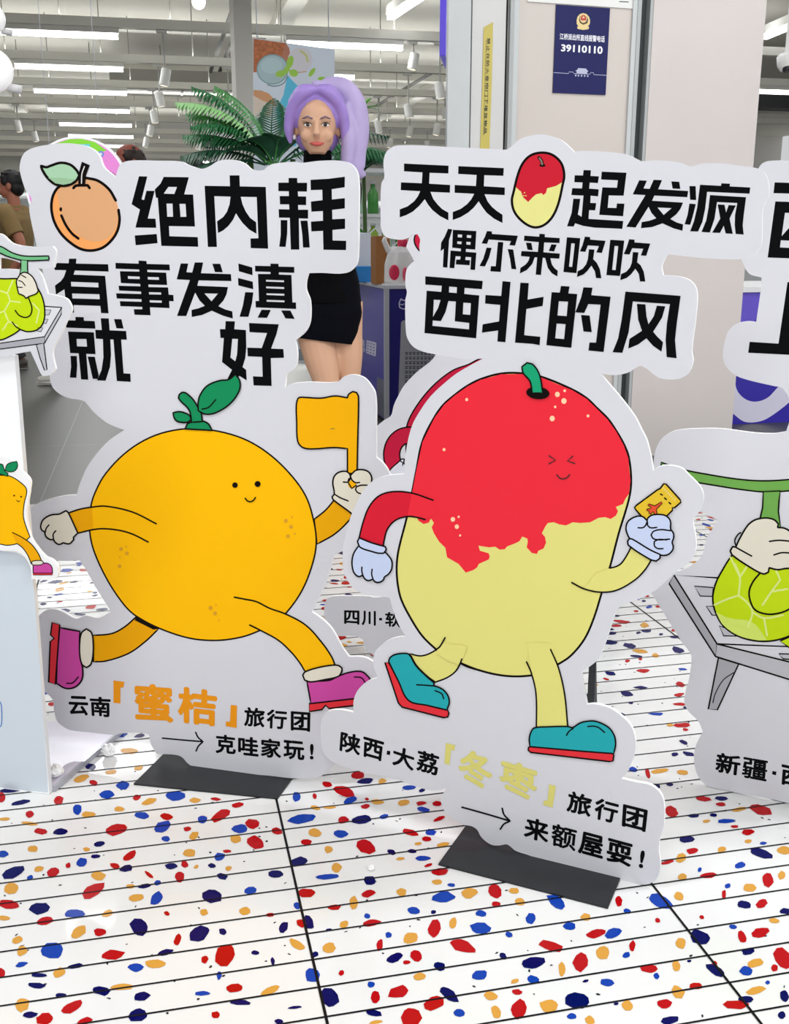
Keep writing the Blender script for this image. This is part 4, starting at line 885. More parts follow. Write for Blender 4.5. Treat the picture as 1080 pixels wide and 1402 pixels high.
slab('trim_5', 696.5, 702, -.004, .03, TRIM); slab('trim_6', 702, 708.5, -.002, .03, STEEL)
slab('wall_front', 708.5, 862, .012, .3, CLAD)
slab('trim_7', 862, 868, -.002, .03, STEEL); slab('trim_8', 868, 873, -.006, .03, TRIM)
slab('trim_9', 873, 886, .05, .02, mat('3C4244', .5)); slab('trim_10', 886, 890, .004, .3, TRIM)
slab('wall_right', 890, 1041.5, 0.0, .9, CLAD2)
# notices on it
def wall_sheet(x, y, off):
    p = hit_plane(x, y, PD, -V) + -V * off
    q = hit_plane(x, y, W(0, pv, 0) + -V * off, -V)
    return Sheet(Vector((q.x, q.y, 0)) , U)
WS = wall_sheet(795, 100, -.012 + .006)
t_n = thing('notice_sign', 'dark blue police notice with a gold badge and white phone number on the pillar', 'sign', WS.m)
NAVY = mat('20225A', .4, spec=.2)
panel(WS, [(761.3,6.2),(835.2,11.3),(829,130),(756.6,127)], t_n, 'board', front=NAVY, side=mat('1E2048', .4), thick=.0055, smooth=False)
A = Art(WS, 1); sc = 10.39
def nz(x, y): return (750 + x / sc, y / sc)
GOLD = mat('E6CF90', .4); LIT = mat('F4F4FA', .4)
A.text('江桥派出所直线报警电话', [nz(170,472), nz(810,512), nz(806,604), nz(166,560)], LIT, .02)
A.text('39110110', [nz(190,628), nz(780,660), nz(776,770), nz(184,730)], LIT, .035)
A.build('lettering', t_n)
A = Art(WS, 1)
A.poly([nz(*p) for p in [(500,186),(550,200),(585,240),(600,290),(596,340),(570,375),(586,385),(578,415),(500,426),(425,412),(414,385),(432,372),(410,340),(408,290),(420,240),(455,200)]], GOLD)
A.poly([nz(*p) for p in [(502,200),(552,230),(572,280),(560,330),(505,352),(455,325),(440,280),(455,228)]], mat('4A2A20', .5))
A.poly([nz(*p) for p in oval(505,264,50,62)], GOLD); A.poly([nz(*p) for p in oval(505,262,40,50)], mat('C03038', .45))
A.poly([nz(*p) for p in [(470,290),(540,292),(530,310),(480,308)]], GOLD)
A.poly([nz(*p) for p in [(505,222),(512,240),(528,240),(515,252),(520,268),(505,258),(490,268),(494,252),(482,240),(498,240)]], GOLD)
A.build('badge', t_n)
A = Art(WS, 1); LG = mat('B9BCD6', .4)
A.line([nz(80,1032), nz(294,1046), nz(300,1022), nz(360,1026), nz(366,1046), nz(600,1054), nz(606,1032), nz(648,1036), nz(654,1062), nz(838,1072)], .7, LG, smooth=False)
A.poly([nz(*p) for p in [(390,1008),(420,990),(430,968),(545,976),(555,996),(576,1016),(560,1022),(556,1050),(408,1042),(408,1014)]], LG)
for x in (396, 434, 478, 522, 566): A.poly([nz(*p) for p in oval(x, 1074 + (x - 396) * .04, 11, 14)], LG)
A.build('skyline_emblem', t_n)
WS2 = wall_sheet(795, 6, -.012 + .006)
t_w = thing('notice_sign', 'white notice board cut off by the top of the photo above the blue sign', 'sign', WS2.m)
panel(WS2, [(722,-60),(868.5,-48),(868,12),(722,2)], t_w, 'board', front=mat('E8E8E6', .35), side=EDGEW, thick=.0055, smooth=False)
A = Art(WS2, 1)
for k, (x, y) in enumerate(((832,-3),(852,-1.5),(848,2.2))): A.line([(x, y), (x + 12, y + .5)], 1.4, mat('50525A', .5))
A.build('lettering', t_w)
WS3 = wall_sheet(670, 110, -.012 + .003)
t_y = thing('warning_strip', 'narrow yellow warning strip with black vertical writing on the pillar', 'sign', WS3.m)
panel(WS3, [(662.2,37.5),(675,30),(673,120),(669.5,215),(656.8,215),(660,120)], t_y, 'strip', front=mat('C9B95A', .4), side=mat('B0A050', .4), thick=.0025, smooth=False)
A = Art(WS3, 1)
BK = mat('25241C', .5)
chars = '禁止在防火卷帘门下堆放物品'
for i, ch in enumerate(chars):
    f0, f1 = i / len(chars), (i + .88) / len(chars)
    ya, yb = 52 + 132.5 * f0, 52 + 132.5 * f1
    def xr(y): return 671.2 - (y - 52) * .0385
    # the writing is turned a quarter, its top to the right
    A.text(ch, [(xr(ya), ya), (xr(yb), yb), (xr(yb) - 4.6, yb), (xr(ya) - 4.6, ya)], BK, .025)
A.line([(665.4,55),(663.6,120),(661.8,186)], .5, mat('6A6440', .5))
A.build('lettering', t_y)

# ------------------------------------------------------------------ purple kiosk and what stands on it
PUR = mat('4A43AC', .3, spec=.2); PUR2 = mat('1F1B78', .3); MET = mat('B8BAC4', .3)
kc = hit_z(529, 581)
ku, kv = uv(kc); KH = (hit_plane(529, 391, kc, Vector((0, -1, 0)))).z
t_k = thing('kiosk_counter', 'purple shop counter with a white animal logo behind the jujube standee', 'counter', frame(kc))
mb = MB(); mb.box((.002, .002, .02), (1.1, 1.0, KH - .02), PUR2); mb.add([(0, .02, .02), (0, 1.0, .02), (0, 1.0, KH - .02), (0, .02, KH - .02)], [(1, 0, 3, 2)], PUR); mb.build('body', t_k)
mb = MB(); mb.box((-.012, -.012, KH - .02), (1.12, 1.02, KH), mat('C9CAD6', .3)); mb.build('top', t_k, bevel=.003)
mb = MB(); mb.box((-.012, -.012, 0.0), (.016, .016, KH - .02), MET); mb.build('corner_strip', t_k)
mb = MB(); mb.box((-.004, .03, .03), (.0, .26, .26), mat('6A6C80', .3)); mb.box((.006, -.004, .0), (1.1, .01, .02), DARK); mb.build('vent_plate', t_k)
KR = Sheet(kc + -V * .001, U)      # right face
A = Art(KR, 1); LGR = mat('A9AAB4', .4)
A.poly([(549,441),(552,438.5),(640,437),(640,600),(543.5,590)], LGR)
A.build('price_board', t_k)
A = Art(KR, 8); TX = mat('3C3C48', .5)
for i in range(7):
    y = 482 + i * 6.4
    for j in range(9):
        x = 554.5 + j * 5.2 - i * .1
        A.poly([(x, y - .02 * j), (x + 4, y), (x + 4, y + 1.1), (x, y + 1)], TX); A.poly([(x + .4, y + 2), (x + 3.6, y + 2), (x + 3.6, y + 3.6), (x + .4, y + 3.6)], TX)
A.build('small_print', t_k)
A = Art(KR, 1); LV = mat('DCD8F4', .4)
A.line([(549,409),(546.5,415),(547,421),(552,423),(558,422.5)], 1.4, LV); A.line([(549,409),(551.5,411),(555,411),(558,409)], 1.4, LV); A.line([(548,416.5),(551,417.5),(553,416)], 1.1, LV)
A.build('animal_logo', t_k)
KL = Sheet(kc + -U * .0015, -V)       # left face, seen very obliquely
A = Art(KL, 1)
A.text('盒', [(493.3,463.8),(500,465.2),(500,473),(493,471.8)], LV, .02); A.text('马', [(493,472.6),(500,474),(499.6,482.6),(492.6,480.4)], LV, .02)
A.shape([(502,465.5),(514.8,469),(515.5,470.5),(514.6,487),(513.5,488),(501.4,483.4),(501,482.4)], LV, None, smooth=False)
for x, y in ((503,468.5),(507,469.6),(511,470.8),(502.8,472.5),(506.8,473.6),(510.8,475),(502.6,476.5),(506.6,477.8),(510.6,479),(502.4,480.3),(506.4,481.8),(510.4,483.3)): A.poly([(x, y), (x + 1.9, y + .5), (x + 1.9, y + 2), (x, y + 1.5)], PUR)
A.line([(488.6,460.2),(488.4,466),(491.8,470.5),(488.6,470),(488.2,477.5),(490.2,481),(491.6,480)], 1.1, LV); A.line([(488.6,460.2),(490.5,462),(492.4,461),(492.2,465)], 1.1, LV)
A.build('shop_logo', t_k)
def on_kiosk(px, py):
    p = hit_z(px, py, KH); return p
def boxy(name, label, cat, c, sx, sy, sz, m, rot=None, bev=.004, part='carton', group=None):
    t = thing(name, label, cat, frame(c, rot or U), group); mb = MB(); mb.box((-sx / 2, -sy / 2, 0), (sx / 2, sy / 2, sz), m); mb.build(part, t, bevel=bev); return t
S6 = 6.2 / 1430
c = W(ku + .02, kv + .26, KH)
t = boxy('cardboard_box', 'brown cardboard box standing upright on the purple counter', 'box', c, .088, .16, .285, mat('A8703C', .7, noise=.06), part='carton')
mb = MB(); mb.box((-.045, -.012, .286), (.045, .012, .2875), mat('C09058', .4)); mb.build('tape', t)
# detergent jug
c = W(ku + .098, kv + .075, KH)
t = thing('detergent_jug', 'white and pink laundry detergent jug with a handle on the counter', 'jug', frame(c))
JW = mat('F0EEF0', .25); JP = mat('E8305C', .3)
mb = MB()
mb.tube([(0, 0, 0), (0, 0, .02), (0, 0, .12), (0.004, 0, .19), (.004, 0, .225)], [.085, .095, .092, .075, .05], JW, 24, [(1, .62)] * 5)
mb.tube([(-.02, 0, .2), (-.07, 0, .205), (-.095, 0, .26), (-.085, 0, .275)], [.02, .02, .016, .014], JW, 12)
mb.tube([(.03, 0, .22), (.075, 0, .215), (.088, 0, .17), (.07, 0, .115), (.02, 0, .105)], [.014, .015, .015, .016, .02], JW, 12)
mb.build('bottle', t, smooth=True, remesh=.005)
mb = MB(); mb.lathe([(.0, .222), (.032, .222), (.032, .262), (.028, .268), (0, .268)], JP, 20, (.02, 0, 0)); mb.build('cap', t, smooth=True)
mb = MB()
mb.ball((-.045, -.058, .075), (.032, .006, .045), JP, 16, 10); mb.ball((.02, -.062, .065), (.016, .005, .04), mat('F05078', .3), 14, 8); mb.build('pink_label', t, smooth=True)
boxy('blue_carton', 'small bright blue carton left of the cardboard box on the counter', 'box', W(ku - .02, kv + .62, KH), .16, .16, .1, mat('2C8CDC', .4))
boxy('medicine_carton', 'white carton with a blue top standing behind the blue carton', 'box', W(ku - .03, kv + .85, KH), .2, .12, .31, mat('DDE2EA', .4))
boxy('wooden_block', 'reddish brown block standing right of the white jug', 'box', W(ku + .235, kv + .14, KH), .06, .12, .25, mat('9A4A3A', .6))
t = thing('price_rail', 'thin white price rail lying along the counter edge by the cardboard box', 'price rail', frame(W(ku + .03, kv + .0, KH)))
mb = MB(); mb.box((-.05, 0, 0), (.11, .03, .012), mat('F2F2F2', .4)); mb.build('rail', t)

# white carton with grey print beside the counter
cc = hit_z(425, 545)
t = boxy('product_carton', 'white carton printed with grey panels on the floor behind the woman', 'box', cc + V * .45, .46, .3, .62, mat('E4E6E6', .5), part='carton')
mb = MB()
for x0, x1, z0, z1, m in ((-.21, -.12, .36, .43, 'B8BEBE'), (-.21, -.13, .26, .33, 'A8C2BC'), (-.10, .0, .24, .32, '9AA2A4'), (-.21, -.02, .03, .2, '7C7E92'), (.03, .2, .05, .22, 'B4B6C4')):
    mb.box((x0, -.1525, z0), (x1, -.1502, z1), mat(m, .5))
mb.build('printed_panels', t)

# second purple counter right of the pillar
k2 = hit_z(1004, 581)
K2H = hit_plane(1016, 393, k2, Vector((0, -1, 0))).z
t_k2 = thing('kiosk_counter', 'bright purple counter with a big white ring right of the pillar', 'counter', frame(k2))
mb = MB(); mb.box((-.12, .0, .0), (1.3, .9, K2H - .03), mat('3A2EB0', .3)); mb.build('body', t_k2)
mb = MB(); mb.box((-.14, -.02, K2H - .03), (1.32, .92, K2H), mat('F4F4F6', .3)); mb.build('top', t_k2)
K2S = Sheet(k2 + -V * .001, U)
A = Art(K2S, 1)
A.poly([(985,396),(1045,396),(1040,428),(1014,470),(985,480)], mat('6E5CD6', .3))
A.shape([(1006,510),(1003,566),(1018,577),(1034,578),(1050,573),(1080,551),(1110,520),(1090,505),(1064,531),(1050,545),(1033,550),(1018,545),(1008,532)], mat('E9E6FB', .35), None)
A.line([(1041,424),(1038,430),(1040,437),(1046,440)], 2.2, mat('E9E6FB', .35))
A.build('ring_logo', t_k2)
def bottle(c, h, r, mcol, label, cat='bottle', group=None, cap='E8E8E8'):
    t = thing('bottle', label, cat, (c.x, c.y, c.z), group)
    mb = MB(); mb.lathe([(0, 0), (r, .0), (r, h * .62), (r * .45, h * .78), (r * .42, h * .9), (0, h * .9)], mcol, 14); mb.build('body', t, smooth=True)
    mb = MB(); mb.lathe([(0, h * .9), (r * .5, h * .9), (r * .5, h), (0, h)], mat(cap, .4), 12); mb.build('cap', t, smooth=True)
    return t
q = hit_z(1034, 386, K2H); bottle(W(uv(q)[0], uv(k2)[1] + .2, K2H), .15, .028, mat('C8CC20', .35), 'small yellow green bottle on the bright purple counter', cap='C8CC20')
boxy('white_carton', 'small white carton on the bright purple counter beside the yellow bottle', 'box', W(uv(hit_z(1022, 386, K2H))[0], uv(k2)[1] + .2, K2H), .07, .1, .13, mat('F0F0F2', .5))

# green bottle rack far behind the counter
rc = at(508, 332, 8.6); ru, rv = uv(rc)
t = thing('bottle_rack', 'white wire rack of green bottles far behind the purple counter', 'rack', frame(W(ru, rv, 0)))
RW = mat('F2F4F4', .4)
for nm, zs in (('shelf', (.12, .62, 1.0, 1.27)),):
    for z in zs:
        mb = MB(); mb.box((-.75, -.2, z), (.75, .2, z + .025), RW); mb.build('shelf', t)
for x in (-.74, .72):
    for y in (-.2, .18):
        mb = MB(); mb.box((x, y, 0), (x + .02, y + .02, 1.62), RW); mb.build('post', t)
mb = MB()
for x in (-.5, -.2, .1, .4):
    mb.tube([(x, -.19, 1.02), (x + .28, -.19, 1.26)], .006, RW, 6); mb.tube([(x + .28, -.19, 1.02), (x, -.19, 1.26)], .006, RW, 6)
mb.build('cross_wires', t)
mb = MB(); mb.box((-.75, -.2, 1.6), (.75, .2, 1.63), RW); mb.build('shelf', t)
gb = None
GMAT = [mat('4C9A48', .25), mat('9EC23C', .25), mat('B9D8C0', .2)]
for row, z in ((0, 1.295), (1, 1.025)):
    for i in range(13):
        p = frame(W(ru, rv, 0)) @ Vector((-.66 + i * .11, -.08, z))
        nth = ['first','second','third','fourth','fifth','sixth','seventh','eighth','ninth','tenth','eleventh','twelfth','thirteenth'][i]
        bottle(p, .25 if row == 0 else .2, .042, GMAT[(i * 7 + row) % 3], nth + ' green bottle from the left on the ' + ('upper' if row == 0 else 'lower') + ' shelf of the wire rack', group='green bottles on the wire rack', cap='F4F4F4')

# round colourful sign behind the mandarin standee
sc_ = at(105, 256, 5.2); SR = Sheet(Vector((sc_.x, sc_.y, 0)), Vector((1, 0, 0)))
t = thing('round_sign', 'round pink and green promotional sign peeking out above the mandarin drawing', 'sign', SR.m)
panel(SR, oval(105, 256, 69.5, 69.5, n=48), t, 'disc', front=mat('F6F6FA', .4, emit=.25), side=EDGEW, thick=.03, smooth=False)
A = Art(SR, 1)
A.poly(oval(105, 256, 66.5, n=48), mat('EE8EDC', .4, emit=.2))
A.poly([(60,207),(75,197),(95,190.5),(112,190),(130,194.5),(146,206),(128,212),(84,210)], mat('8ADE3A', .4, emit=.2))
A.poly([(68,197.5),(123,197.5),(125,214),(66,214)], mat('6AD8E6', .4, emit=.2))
A.poly(oval(138, 211, 4.5), mat('8A9CF0', .4)); A.poly(oval(138, 211, 2), mat('F4F4FA', .4))
A.text('今日特价', [(70,199),(122,199),(122,209),(70,209)], mat('1C4C78', .5), .02)
A.text('新鲜', [(146,231),(160,239),(158,246),(144,238)], mat('7A2A6A', .5), .02)
A.build('printed_face', t)
mb = MB()
for x in (-.12, .12): mb.tube([(x, .015, SR.loc(105, 200)[1]), (x, .015, 4.7)], .0015, MET, 6)
mb.build('wire', t)

# round white lamps at the left edge
for (x, y, r, lab) in ((-12, 96, 27, 'larger round white wall lamp at the left edge, the lower of two'), (-14, 25, 19, 'smaller round white wall lamp at the left edge, the upper of two')):
    d = 4.2 if r > 20 else 5.0; c = at(x, y, d); rr = r / 1430 * d
    t = thing('globe_lamp', lab, 'lamp', (c.x, c.y, c.z))
    mb = MB(); mb.ball((0, 0, 0), rr, mat('FAFAFA', .3, emit=.35), 28, 18); mb.build('globe', t, smooth=True)
    mb = MB(); mb.tube([(rr * .6, .02, -rr * .72), (rr * 1.2, .04, -rr * .8)], rr * .2, mat('D8D8D8', .3), 12); mb.tube([(rr * .1, 0.01, rr * .9), (rr * .1, .01, 3.2 - c.z)], .006, mat('D8D8D8', .4), 8); mb.build('bracket', t, smooth=True)
# ------------------------------------------------------------------ ceiling, rows of tube lights, spots, ducts
CEILZ = 4.7
mb = MB(); mb.box((-22, -5, CEILZ), (22, 36, CEILZ + .15), mat('D2CEC2', .9, noise=.04, nscale=.6), frame(W(0, 0, 0))); mb.build('ceiling', kind='structure')
mb = MB(); mb.box((-22, 35, 0), (22, 35.2, CEILZ), mat('D4D2CC', .8), frame(W(0, 0, 0))); mb.build('wall_back', kind='structure')
TUBE = mat('FFFFFF', .4, emit=6.0); HOUS = mat('E6E5E0', .5); RAILM = mat('ECEAE2', .5); SPOTW = mat('EDEDEA', .4)
ORD = ['nearest', 'second', 'third', 'fourth', 'fifth', 'sixth', 'seventh', 'eighth', 'ninth', 'tenth', 'eleventh', 'twelfth', 'thirteenth', 'fourteenth']
FR = frame(W(0, 0, 0))
def tube_light(u1, v, lab, grp, L=LAMP_L):
    t = thing('tube_light', lab, 'ceiling light', frame(W(u1 - L / 2, v, LAMP_Z)), grp)
    mb = MB(); mb.box((-L / 2, -.05, .028), (L / 2, .05, .09), HOUS); mb.build('housing', t)
    mb = MB(); mb.box((-L / 2 + .01, -.045, -.03), (L / 2 - .01, .045, .028), TUBE); mb.build('diffuser', t)
NROW = 11
ROW3 = uv(hit_z(1047, 106, LAMP_Z))[0] + LAMP_L
USED = []
tr = 1
u_pil = pu(612)
for k in range(NROW):
    v = ROW_V0 + k * ROW_DV
    mb = MB(); mb.box((-16, v - .06, LAMP_Z + .092), (14, v + .06, LAMP_Z + .20), RAILM, FR)
    mb.build('trim_%d' % (20 + k), kind='structure')
    for u in [x * 2.4 - 12 for x in range(11)]:
        pass
    tube_light(ROW_U1, v, ORD[k] + ' tube light in the left ceiling row, counting away from the camera', 'left row of tube lights')
    if k != 2:
        tube_light(ROW2_U1 - (0.0 if k == 0 else .15), v, ORD[k if k < 2 else k - 1] + ' tube light in the middle ceiling row, counting away from the camera', 'middle row of tube lights')
    tube_light(ROW3, v, ORD[k] + ' tube light in the row right of the pillar, counting away from the camera', 'right row of tube lights')
# one tube lies along the aisle above the pillar top
p0, p1 = hit_z(534, 24, 3.9), hit_z(578, -6, 3.9)
t = thing('tube_light', 'slanting tube light at the top edge left of the pillar', 'ceiling light', frame(p0, p1 - p0))
L = (p1 - p0).length + .8
mb = MB(); mb.box((0, -.06, .03), (L, .06, .14), HOUS); mb.build('housing', t); mb = MB(); mb.box((.01, -.045, -.03), (L, .045, .03), TUBE); mb.build('diffuser', t)
p0, p1 = hit_z(1046, 51, 3.9), hit_z(1084, 35, 3.9)
t = thing('tube_light', 'slanting tube light at the top right corner above the dome camera', 'ceiling light', frame(p0, p1 - p0)); L = (p1 - p0).length + .5
mb = MB(); mb.box((0, -.06, .03), (L, .06, .14), HOUS); mb.build('housing', t); mb = MB(); mb.box((.01, -.045, -.03), (L, .045, .03), TUBE); mb.build('diffuser', t)
t = thing('ceiling_bulb', 'bright round ceiling lamp at the top edge above the tube rows', 'ceiling light', tuple(hit_z(272, 3, 4.2)))
mb = MB(); mb.ball((0, 0, 0), .09, mat('FFFFFF', .4, emit=4.5), 16, 10); mb.build('diffuser', t, smooth=True); mb = MB(); mb.tube([(0, 0, .08), (0, 0, CEILZ - 4.2)], .02, HOUS, 10); mb.build('rod', t)
# hanging wires that carry the rails
wn = 0
for k in range(0, 7):
    v = ROW_V0 + k * ROW_DV
    mb = MB()
    for u in (-8.6, -7.3, -6.1, -4.9, -3.6, -2.2, -.9, .4, 1.7, 3.2, 5, 7, 9):
        uu = u + (k % 3) * .37
        mb.tube([FR @ Vector((uu, v, LAMP_Z + .2)), FR @ Vector((uu, v, CEILZ))], .008, mat('8A877F', .6), 6)
    mb.build('trim_%d' % (40 + k), kind='structure')
# spots
SP_ = [(195,62,22,'L'),(331,68,22,'R'),(226,106,20,'L'),(330,112,18,'L'),(219,136,17,'R'),(211,160,15,'R'),(206,179,13,'L'),(200,195,12,'L'),(313,140,16,'L'),(299,161,14,'L'),(286,181,14,'L'),(272,197,13,'L'),(48,187,12,'R'),(25,173,10,'R'),
       (566,84,22,'L'),(602,124,20,'R'),(559,152,17,'R'),(609,155,15,'R'),(518,174,14,'R'),(561,180,13,'L'),(598,177,14,'L'),(534,196,11,'L'),(585,199,11,'R'),(553,213,10,'L')]
names = ['by the first left tube', 'left of the drink poster', 'under the second rail', 'beside the drink poster lower down', 'right of the third left tube', 'right of the fourth left tube', 'right of the fifth left tube', 'right of the sixth left tube', 'above the palm tip', 'left of the palm crown', 'left of the palm and low', 'lowest one left of the palm', 'above the round sign on its left', 'at the far left edge', 'right of the first middle tube', 'next to the pillar edge', 'right of the second middle tube', 'lower one next to the pillar edge', 'right of the lilac hair', 'in the lower cluster by the pillar', 'low and against the pillar', 'low and right of the lilac ponytail', 'small one under the pillar cluster', 'lowest one above the white jujube panel']
for (x, y, h, way), nm in zip(SP_, names):
    best = None
    for k in range(NROW):
        c = hit_plane(x, y, W(0, ROW_V0 + k * ROW_DV, 0), V)
        if not 2.75 < c.z < LAMP_Z - .12: continue
        if any((c - q).length < .3 for q in USED): continue
        e = abs(math.log(.2 * 1430 / c.y / h))
        if best is None or e < best[0]: best = (e, c)
    if best is None: continue
    c = best[1]; USED.append(c)
    t = thing('track_spot', 'white cylindrical ceiling spot ' + nm, 'spotlight', frame(c), 'ceiling track spots')
    tilt = Matrix.Rotation(R(12 if way == 'L' else -10), 3, 'Y')
    mb = MB(); mb.lathe([(0, -.1), (.056, -.1), (.062, -.094), (.062, .09), (.055, .1), (0, .1)], SPOTW, 16); mb.v = [tuple(tilt @ Vector(q)) for q in mb.v]
    mb.build('can', t)
    mb = MB(); mb.lathe([(0, -.1015), (.048, -.1015), (.048, -.1005), (0, -.1005)], mat('FFF6E0', .4, emit=1.2), 14); mb.v = [tuple(tilt @ Vector(q)) for q in mb.v]; mb.build('lens', t)
    top = LAMP_Z + .09 - c.z
    mb = MB(); mb.tube([(0, 0, .09), (0, 0, top)], .012, mat('B8B8B4', .4), 8); mb.box((-.08, -.025, top - .04), (.05, .025, top), HOUS); mb.build('stem', t)
# ducts and beams under the slab
def duct(name, lab, x0, x1, y, z0, z1, d0, depth, m, kind=None):
    a, b = at(x0, y, d0), at(x1, y, d0)
    v = uv((a + b) / 2)[1]
    if kind:
        mb = MB(); mb.box((uv(a)[0], v, z0), (uv(b)[0], v + depth, z1), m, FR); mb.build(name, kind=kind)
    else:
        t = thing(name, lab, 'air duct', frame(W(uv(a)[0], v, z0))); mb = MB(); mb.box((0, 0, 0), (uv(b)[0] - uv(a)[0], depth, z1 - z0), m); mb.build('casing', t)
        mb = MB()
        for f in (0.02, .5, .96): mb.box(((uv(b)[0] - uv(a)[0]) * f, -.02, -.02), ((uv(b)[0] - uv(a)[0]) * f + .04, depth, z1 - z0), m)
        mb.build('flange', t)
GA = mat('C6C3B8', .7); GB = mat('D6D3C8', .7); GC = mat('A09D94', .7)
duct('air_duct', 'grey rectangular air duct over the drink poster', 352, 450, 30, 4.02, 4.62, 12.5, 1.2, GA)
duct('air_duct', 'dark grey air duct beyond the left tubes', 150, 345, 100, 3.85, 4.2, 21, .9, GC)
for i, (d, z0) in enumerate(((9.5, 4.52), (14.4, 4.54), (19.4, 4.54), (24, 4.54), (29, 4.54))):
    mb = MB(); v = d; mb.box((-20, v, z0), (20, v + .35, CEILZ), GB, FR); mb.build('trim_%d' % (60 + i), kind='structure')
for i, u in enumerate((-6.9, -3.4, 2.2, 6.6)):
    mb = MB(); mb.box((u, 8, 4.56), (u + .3, 34, CEILZ), GB, FR); mb.build('trim_%d' % (70 + i), kind='structure')
mb = MB()
for u, z in ((-5.2, 4.25), (-4.9, 4.3), (1.3, 4.2), (1.5, 4.26), (5.4, 4.2)):
    mb.tube([FR @ Vector((u, 9, z)), FR @ Vector((u, 33, z))], .035, mat('6F6D68', .6), 8)
mb.build('trim_80', kind='structure')
mb = MB(); a = at(1062, 135, 13); mb.box((uv(a)[0] - 2, uv(a)[1], a.z - .1), (uv(a)[0] + 5, uv(a)[1] + .3, a.z + .04), mat('2A2A2C', .6), FR); mb.build('trim_81', kind='structure')
# white building column beside the poster
mb = MB(); a, b = at(321, 60, 11), at(346, 60, 11); mb.box((uv(a)[0], uv(a)[1], 0), (uv(b)[0], uv(a)[1] + .5, CEILZ), mat('DAD8D0', .6), FR); mb.build('wall_column', kind='structure')
mb = MB(); a, b = at(286, 190, 13), at(322, 190, 13); mb.box((uv(a)[0], uv(a)[1], 0), (uv(b)[0] + 1, uv(a)[1] + .2, 2.62), mat('EDEDEB', .6), FR); mb.build('wall_partition', kind='structure')
# dome camera
c = at(1076, 86, 6.5)
t = thing('dome_camera', 'white dome security camera at the top right edge', 'camera', (c.x, c.y, c.z))
mb = MB(); mb.tube([(0, 0, -.045), (0, 0, -.02), (0, 0, .03), (0, 0, .05)], [.03, .048, .055, .04], SPOTW, 20); mb.build('housing', t, smooth=True)
mb = MB(); mb.ball((0, -.02, -.03), .028, mat('2A2A30', .15), 14, 10); mb.build('lens', t, smooth=True); mb = MB(); mb.tube([(0, 0, .05), (0, 0, CEILZ - c.z)], .012, SPOTW, 10); mb.build('rod', t)
# hanging purple banner at the pillar
c = at(610, 43, 7.5); q = 7.5 / 1430
t = thing('hanging_sign', 'purple glowing hanging sign seen edge-on against the pillar', 'sign', frame(Vector((c.x, c.y, c.z)), Vector((.12, 1, 0))))
mb = MB(); mb.box((-.25, -.02, -.19), (.25, .02, .19), mat('5A46D8', .3, emit=.25)); mb.build('panel', t, bevel=.004)
mb = MB(); mb.box((-.2, -.004, .19), (-.19, .004, CEILZ - c.z), MET); mb.box((.19, -.004, .19), (.2, .004, CEILZ - c.z), MET); mb.build('rod', t)
# hanging drink poster
pz = at(402, 140, 8.2); PS = Sheet(Vector((pz.x, pz.y, 0)), Vector((1, .06, 0)))
t = thing('hanging_poster', 'hanging drink poster with glasses and mint leaves above the palm', 'poster', PS.m)
panel(PS, [(346.5,52),(458,68),(458,238),(346.5,238)], t, 'sheet', front=mat('E4EEFA', .4), side=EDGEW, thick=.012, smooth=False)
A = Art(PS, 1)
A.poly([(347,53),(391,59),(388,75),(394,84),(391,92),(380,88),(366,88),(355,94),(353,99),(347,99)], mat('C9784C', .6, noise=.35, nscale=40))
A.poly([(391,59),(396,66),(398,82),(391,90),(386,76)], mat('C88468', .5))
A.poly([(347,123),(358,124),(368,128),(375,136),(378,146),(360,138),(347,131)], mat('E4A878', .5)); A.poly([(347,131),(360,138),(374,146),(370,160),(347,160)], mat('EEDCCB', .5))
A.poly([(394,103),(400,110),(412,122),(405,132),(415,136),(420,160),(405,200),(385,200),(378,150),(388,130),(391,115)], mat('5CD0F4', .4))
A.poly(oval(373,95,21,20), mat('AFCBD0', .3)); A.line(oval(373,95,21,20), 1.6, mat('7FA6AC', .3), closed=True); A.line([(366,116),(376,118),(388,114),(394,104)], 1.6, mat('6E9298', .3)); A.poly(oval(372,90,15,11), mat('BCD8DC', .3))
A.poly(oval(411,82,17,17), mat('E6E4EA', .4)); A.line([(412,70),(419,76),(421,84)], 3, mat('D8D88C', .4)); A.line([(396,96),(407,99),(419,98)], 1.6, mat('D8B49A', .4))
LF = mat('A8DC4C', .4)
for p in (oval(397,85,4.5,9,15), oval(384,101,7,4.5,-10), oval(402,100,6,5,20), oval(427,99,3,7,35), oval(392,96,4,6,40), oval(441,109,6,4,10)): A.poly(p, LF)
A.build('printed_picture', t)
mb = MB()
for x in (352, 450):
    l = PS.loc(x, 60); mb.tube([(l[0], .006, l[1] - .03), (l[0], .006, CEILZ)], .004, MET, 6)
mb.build('wire', t)
# far shelving seen in slivers
def gondola(px, d, w, h, lab, seed):
    c = at(px, 240, d); t = thing('shelf_unit', lab, 'shelf', frame(W(uv(c)[0], uv(c)[1], 0)))
    for z in [.1 + i * (h - .1) / 4 for i in range(5)]:
        mb = MB(); mb.box((-w / 2, -.25, z), (w / 2, .25, z + .03), RW); mb.build('shelf', t)
    mb = MB(); mb.box((-w / 2, .23, 0), (w / 2, .25, h + .1), RW); mb.build('back_panel', t)
    for s in (-w / 2, w / 2 - .03):
        mb = MB(); mb.box((s, -.25, 0), (s + .03, .25, h + .1), RW); mb.build('side_panel', t)
gondola(8, 16, 3.0, 1.7, 'white shelf unit far away at the left edge behind the walking man', 3)
gondola(250, 15, 2.6, 1.5, 'white shelf unit far away behind the black haired head', 4)
gondola(560, 14, 2.4, 1.5, 'white shelf unit far behind the counter near the pillar', 5)
gondola(1090, 15, 3.0, 1.8, 'white shelf unit far away right of the pillar', 6)
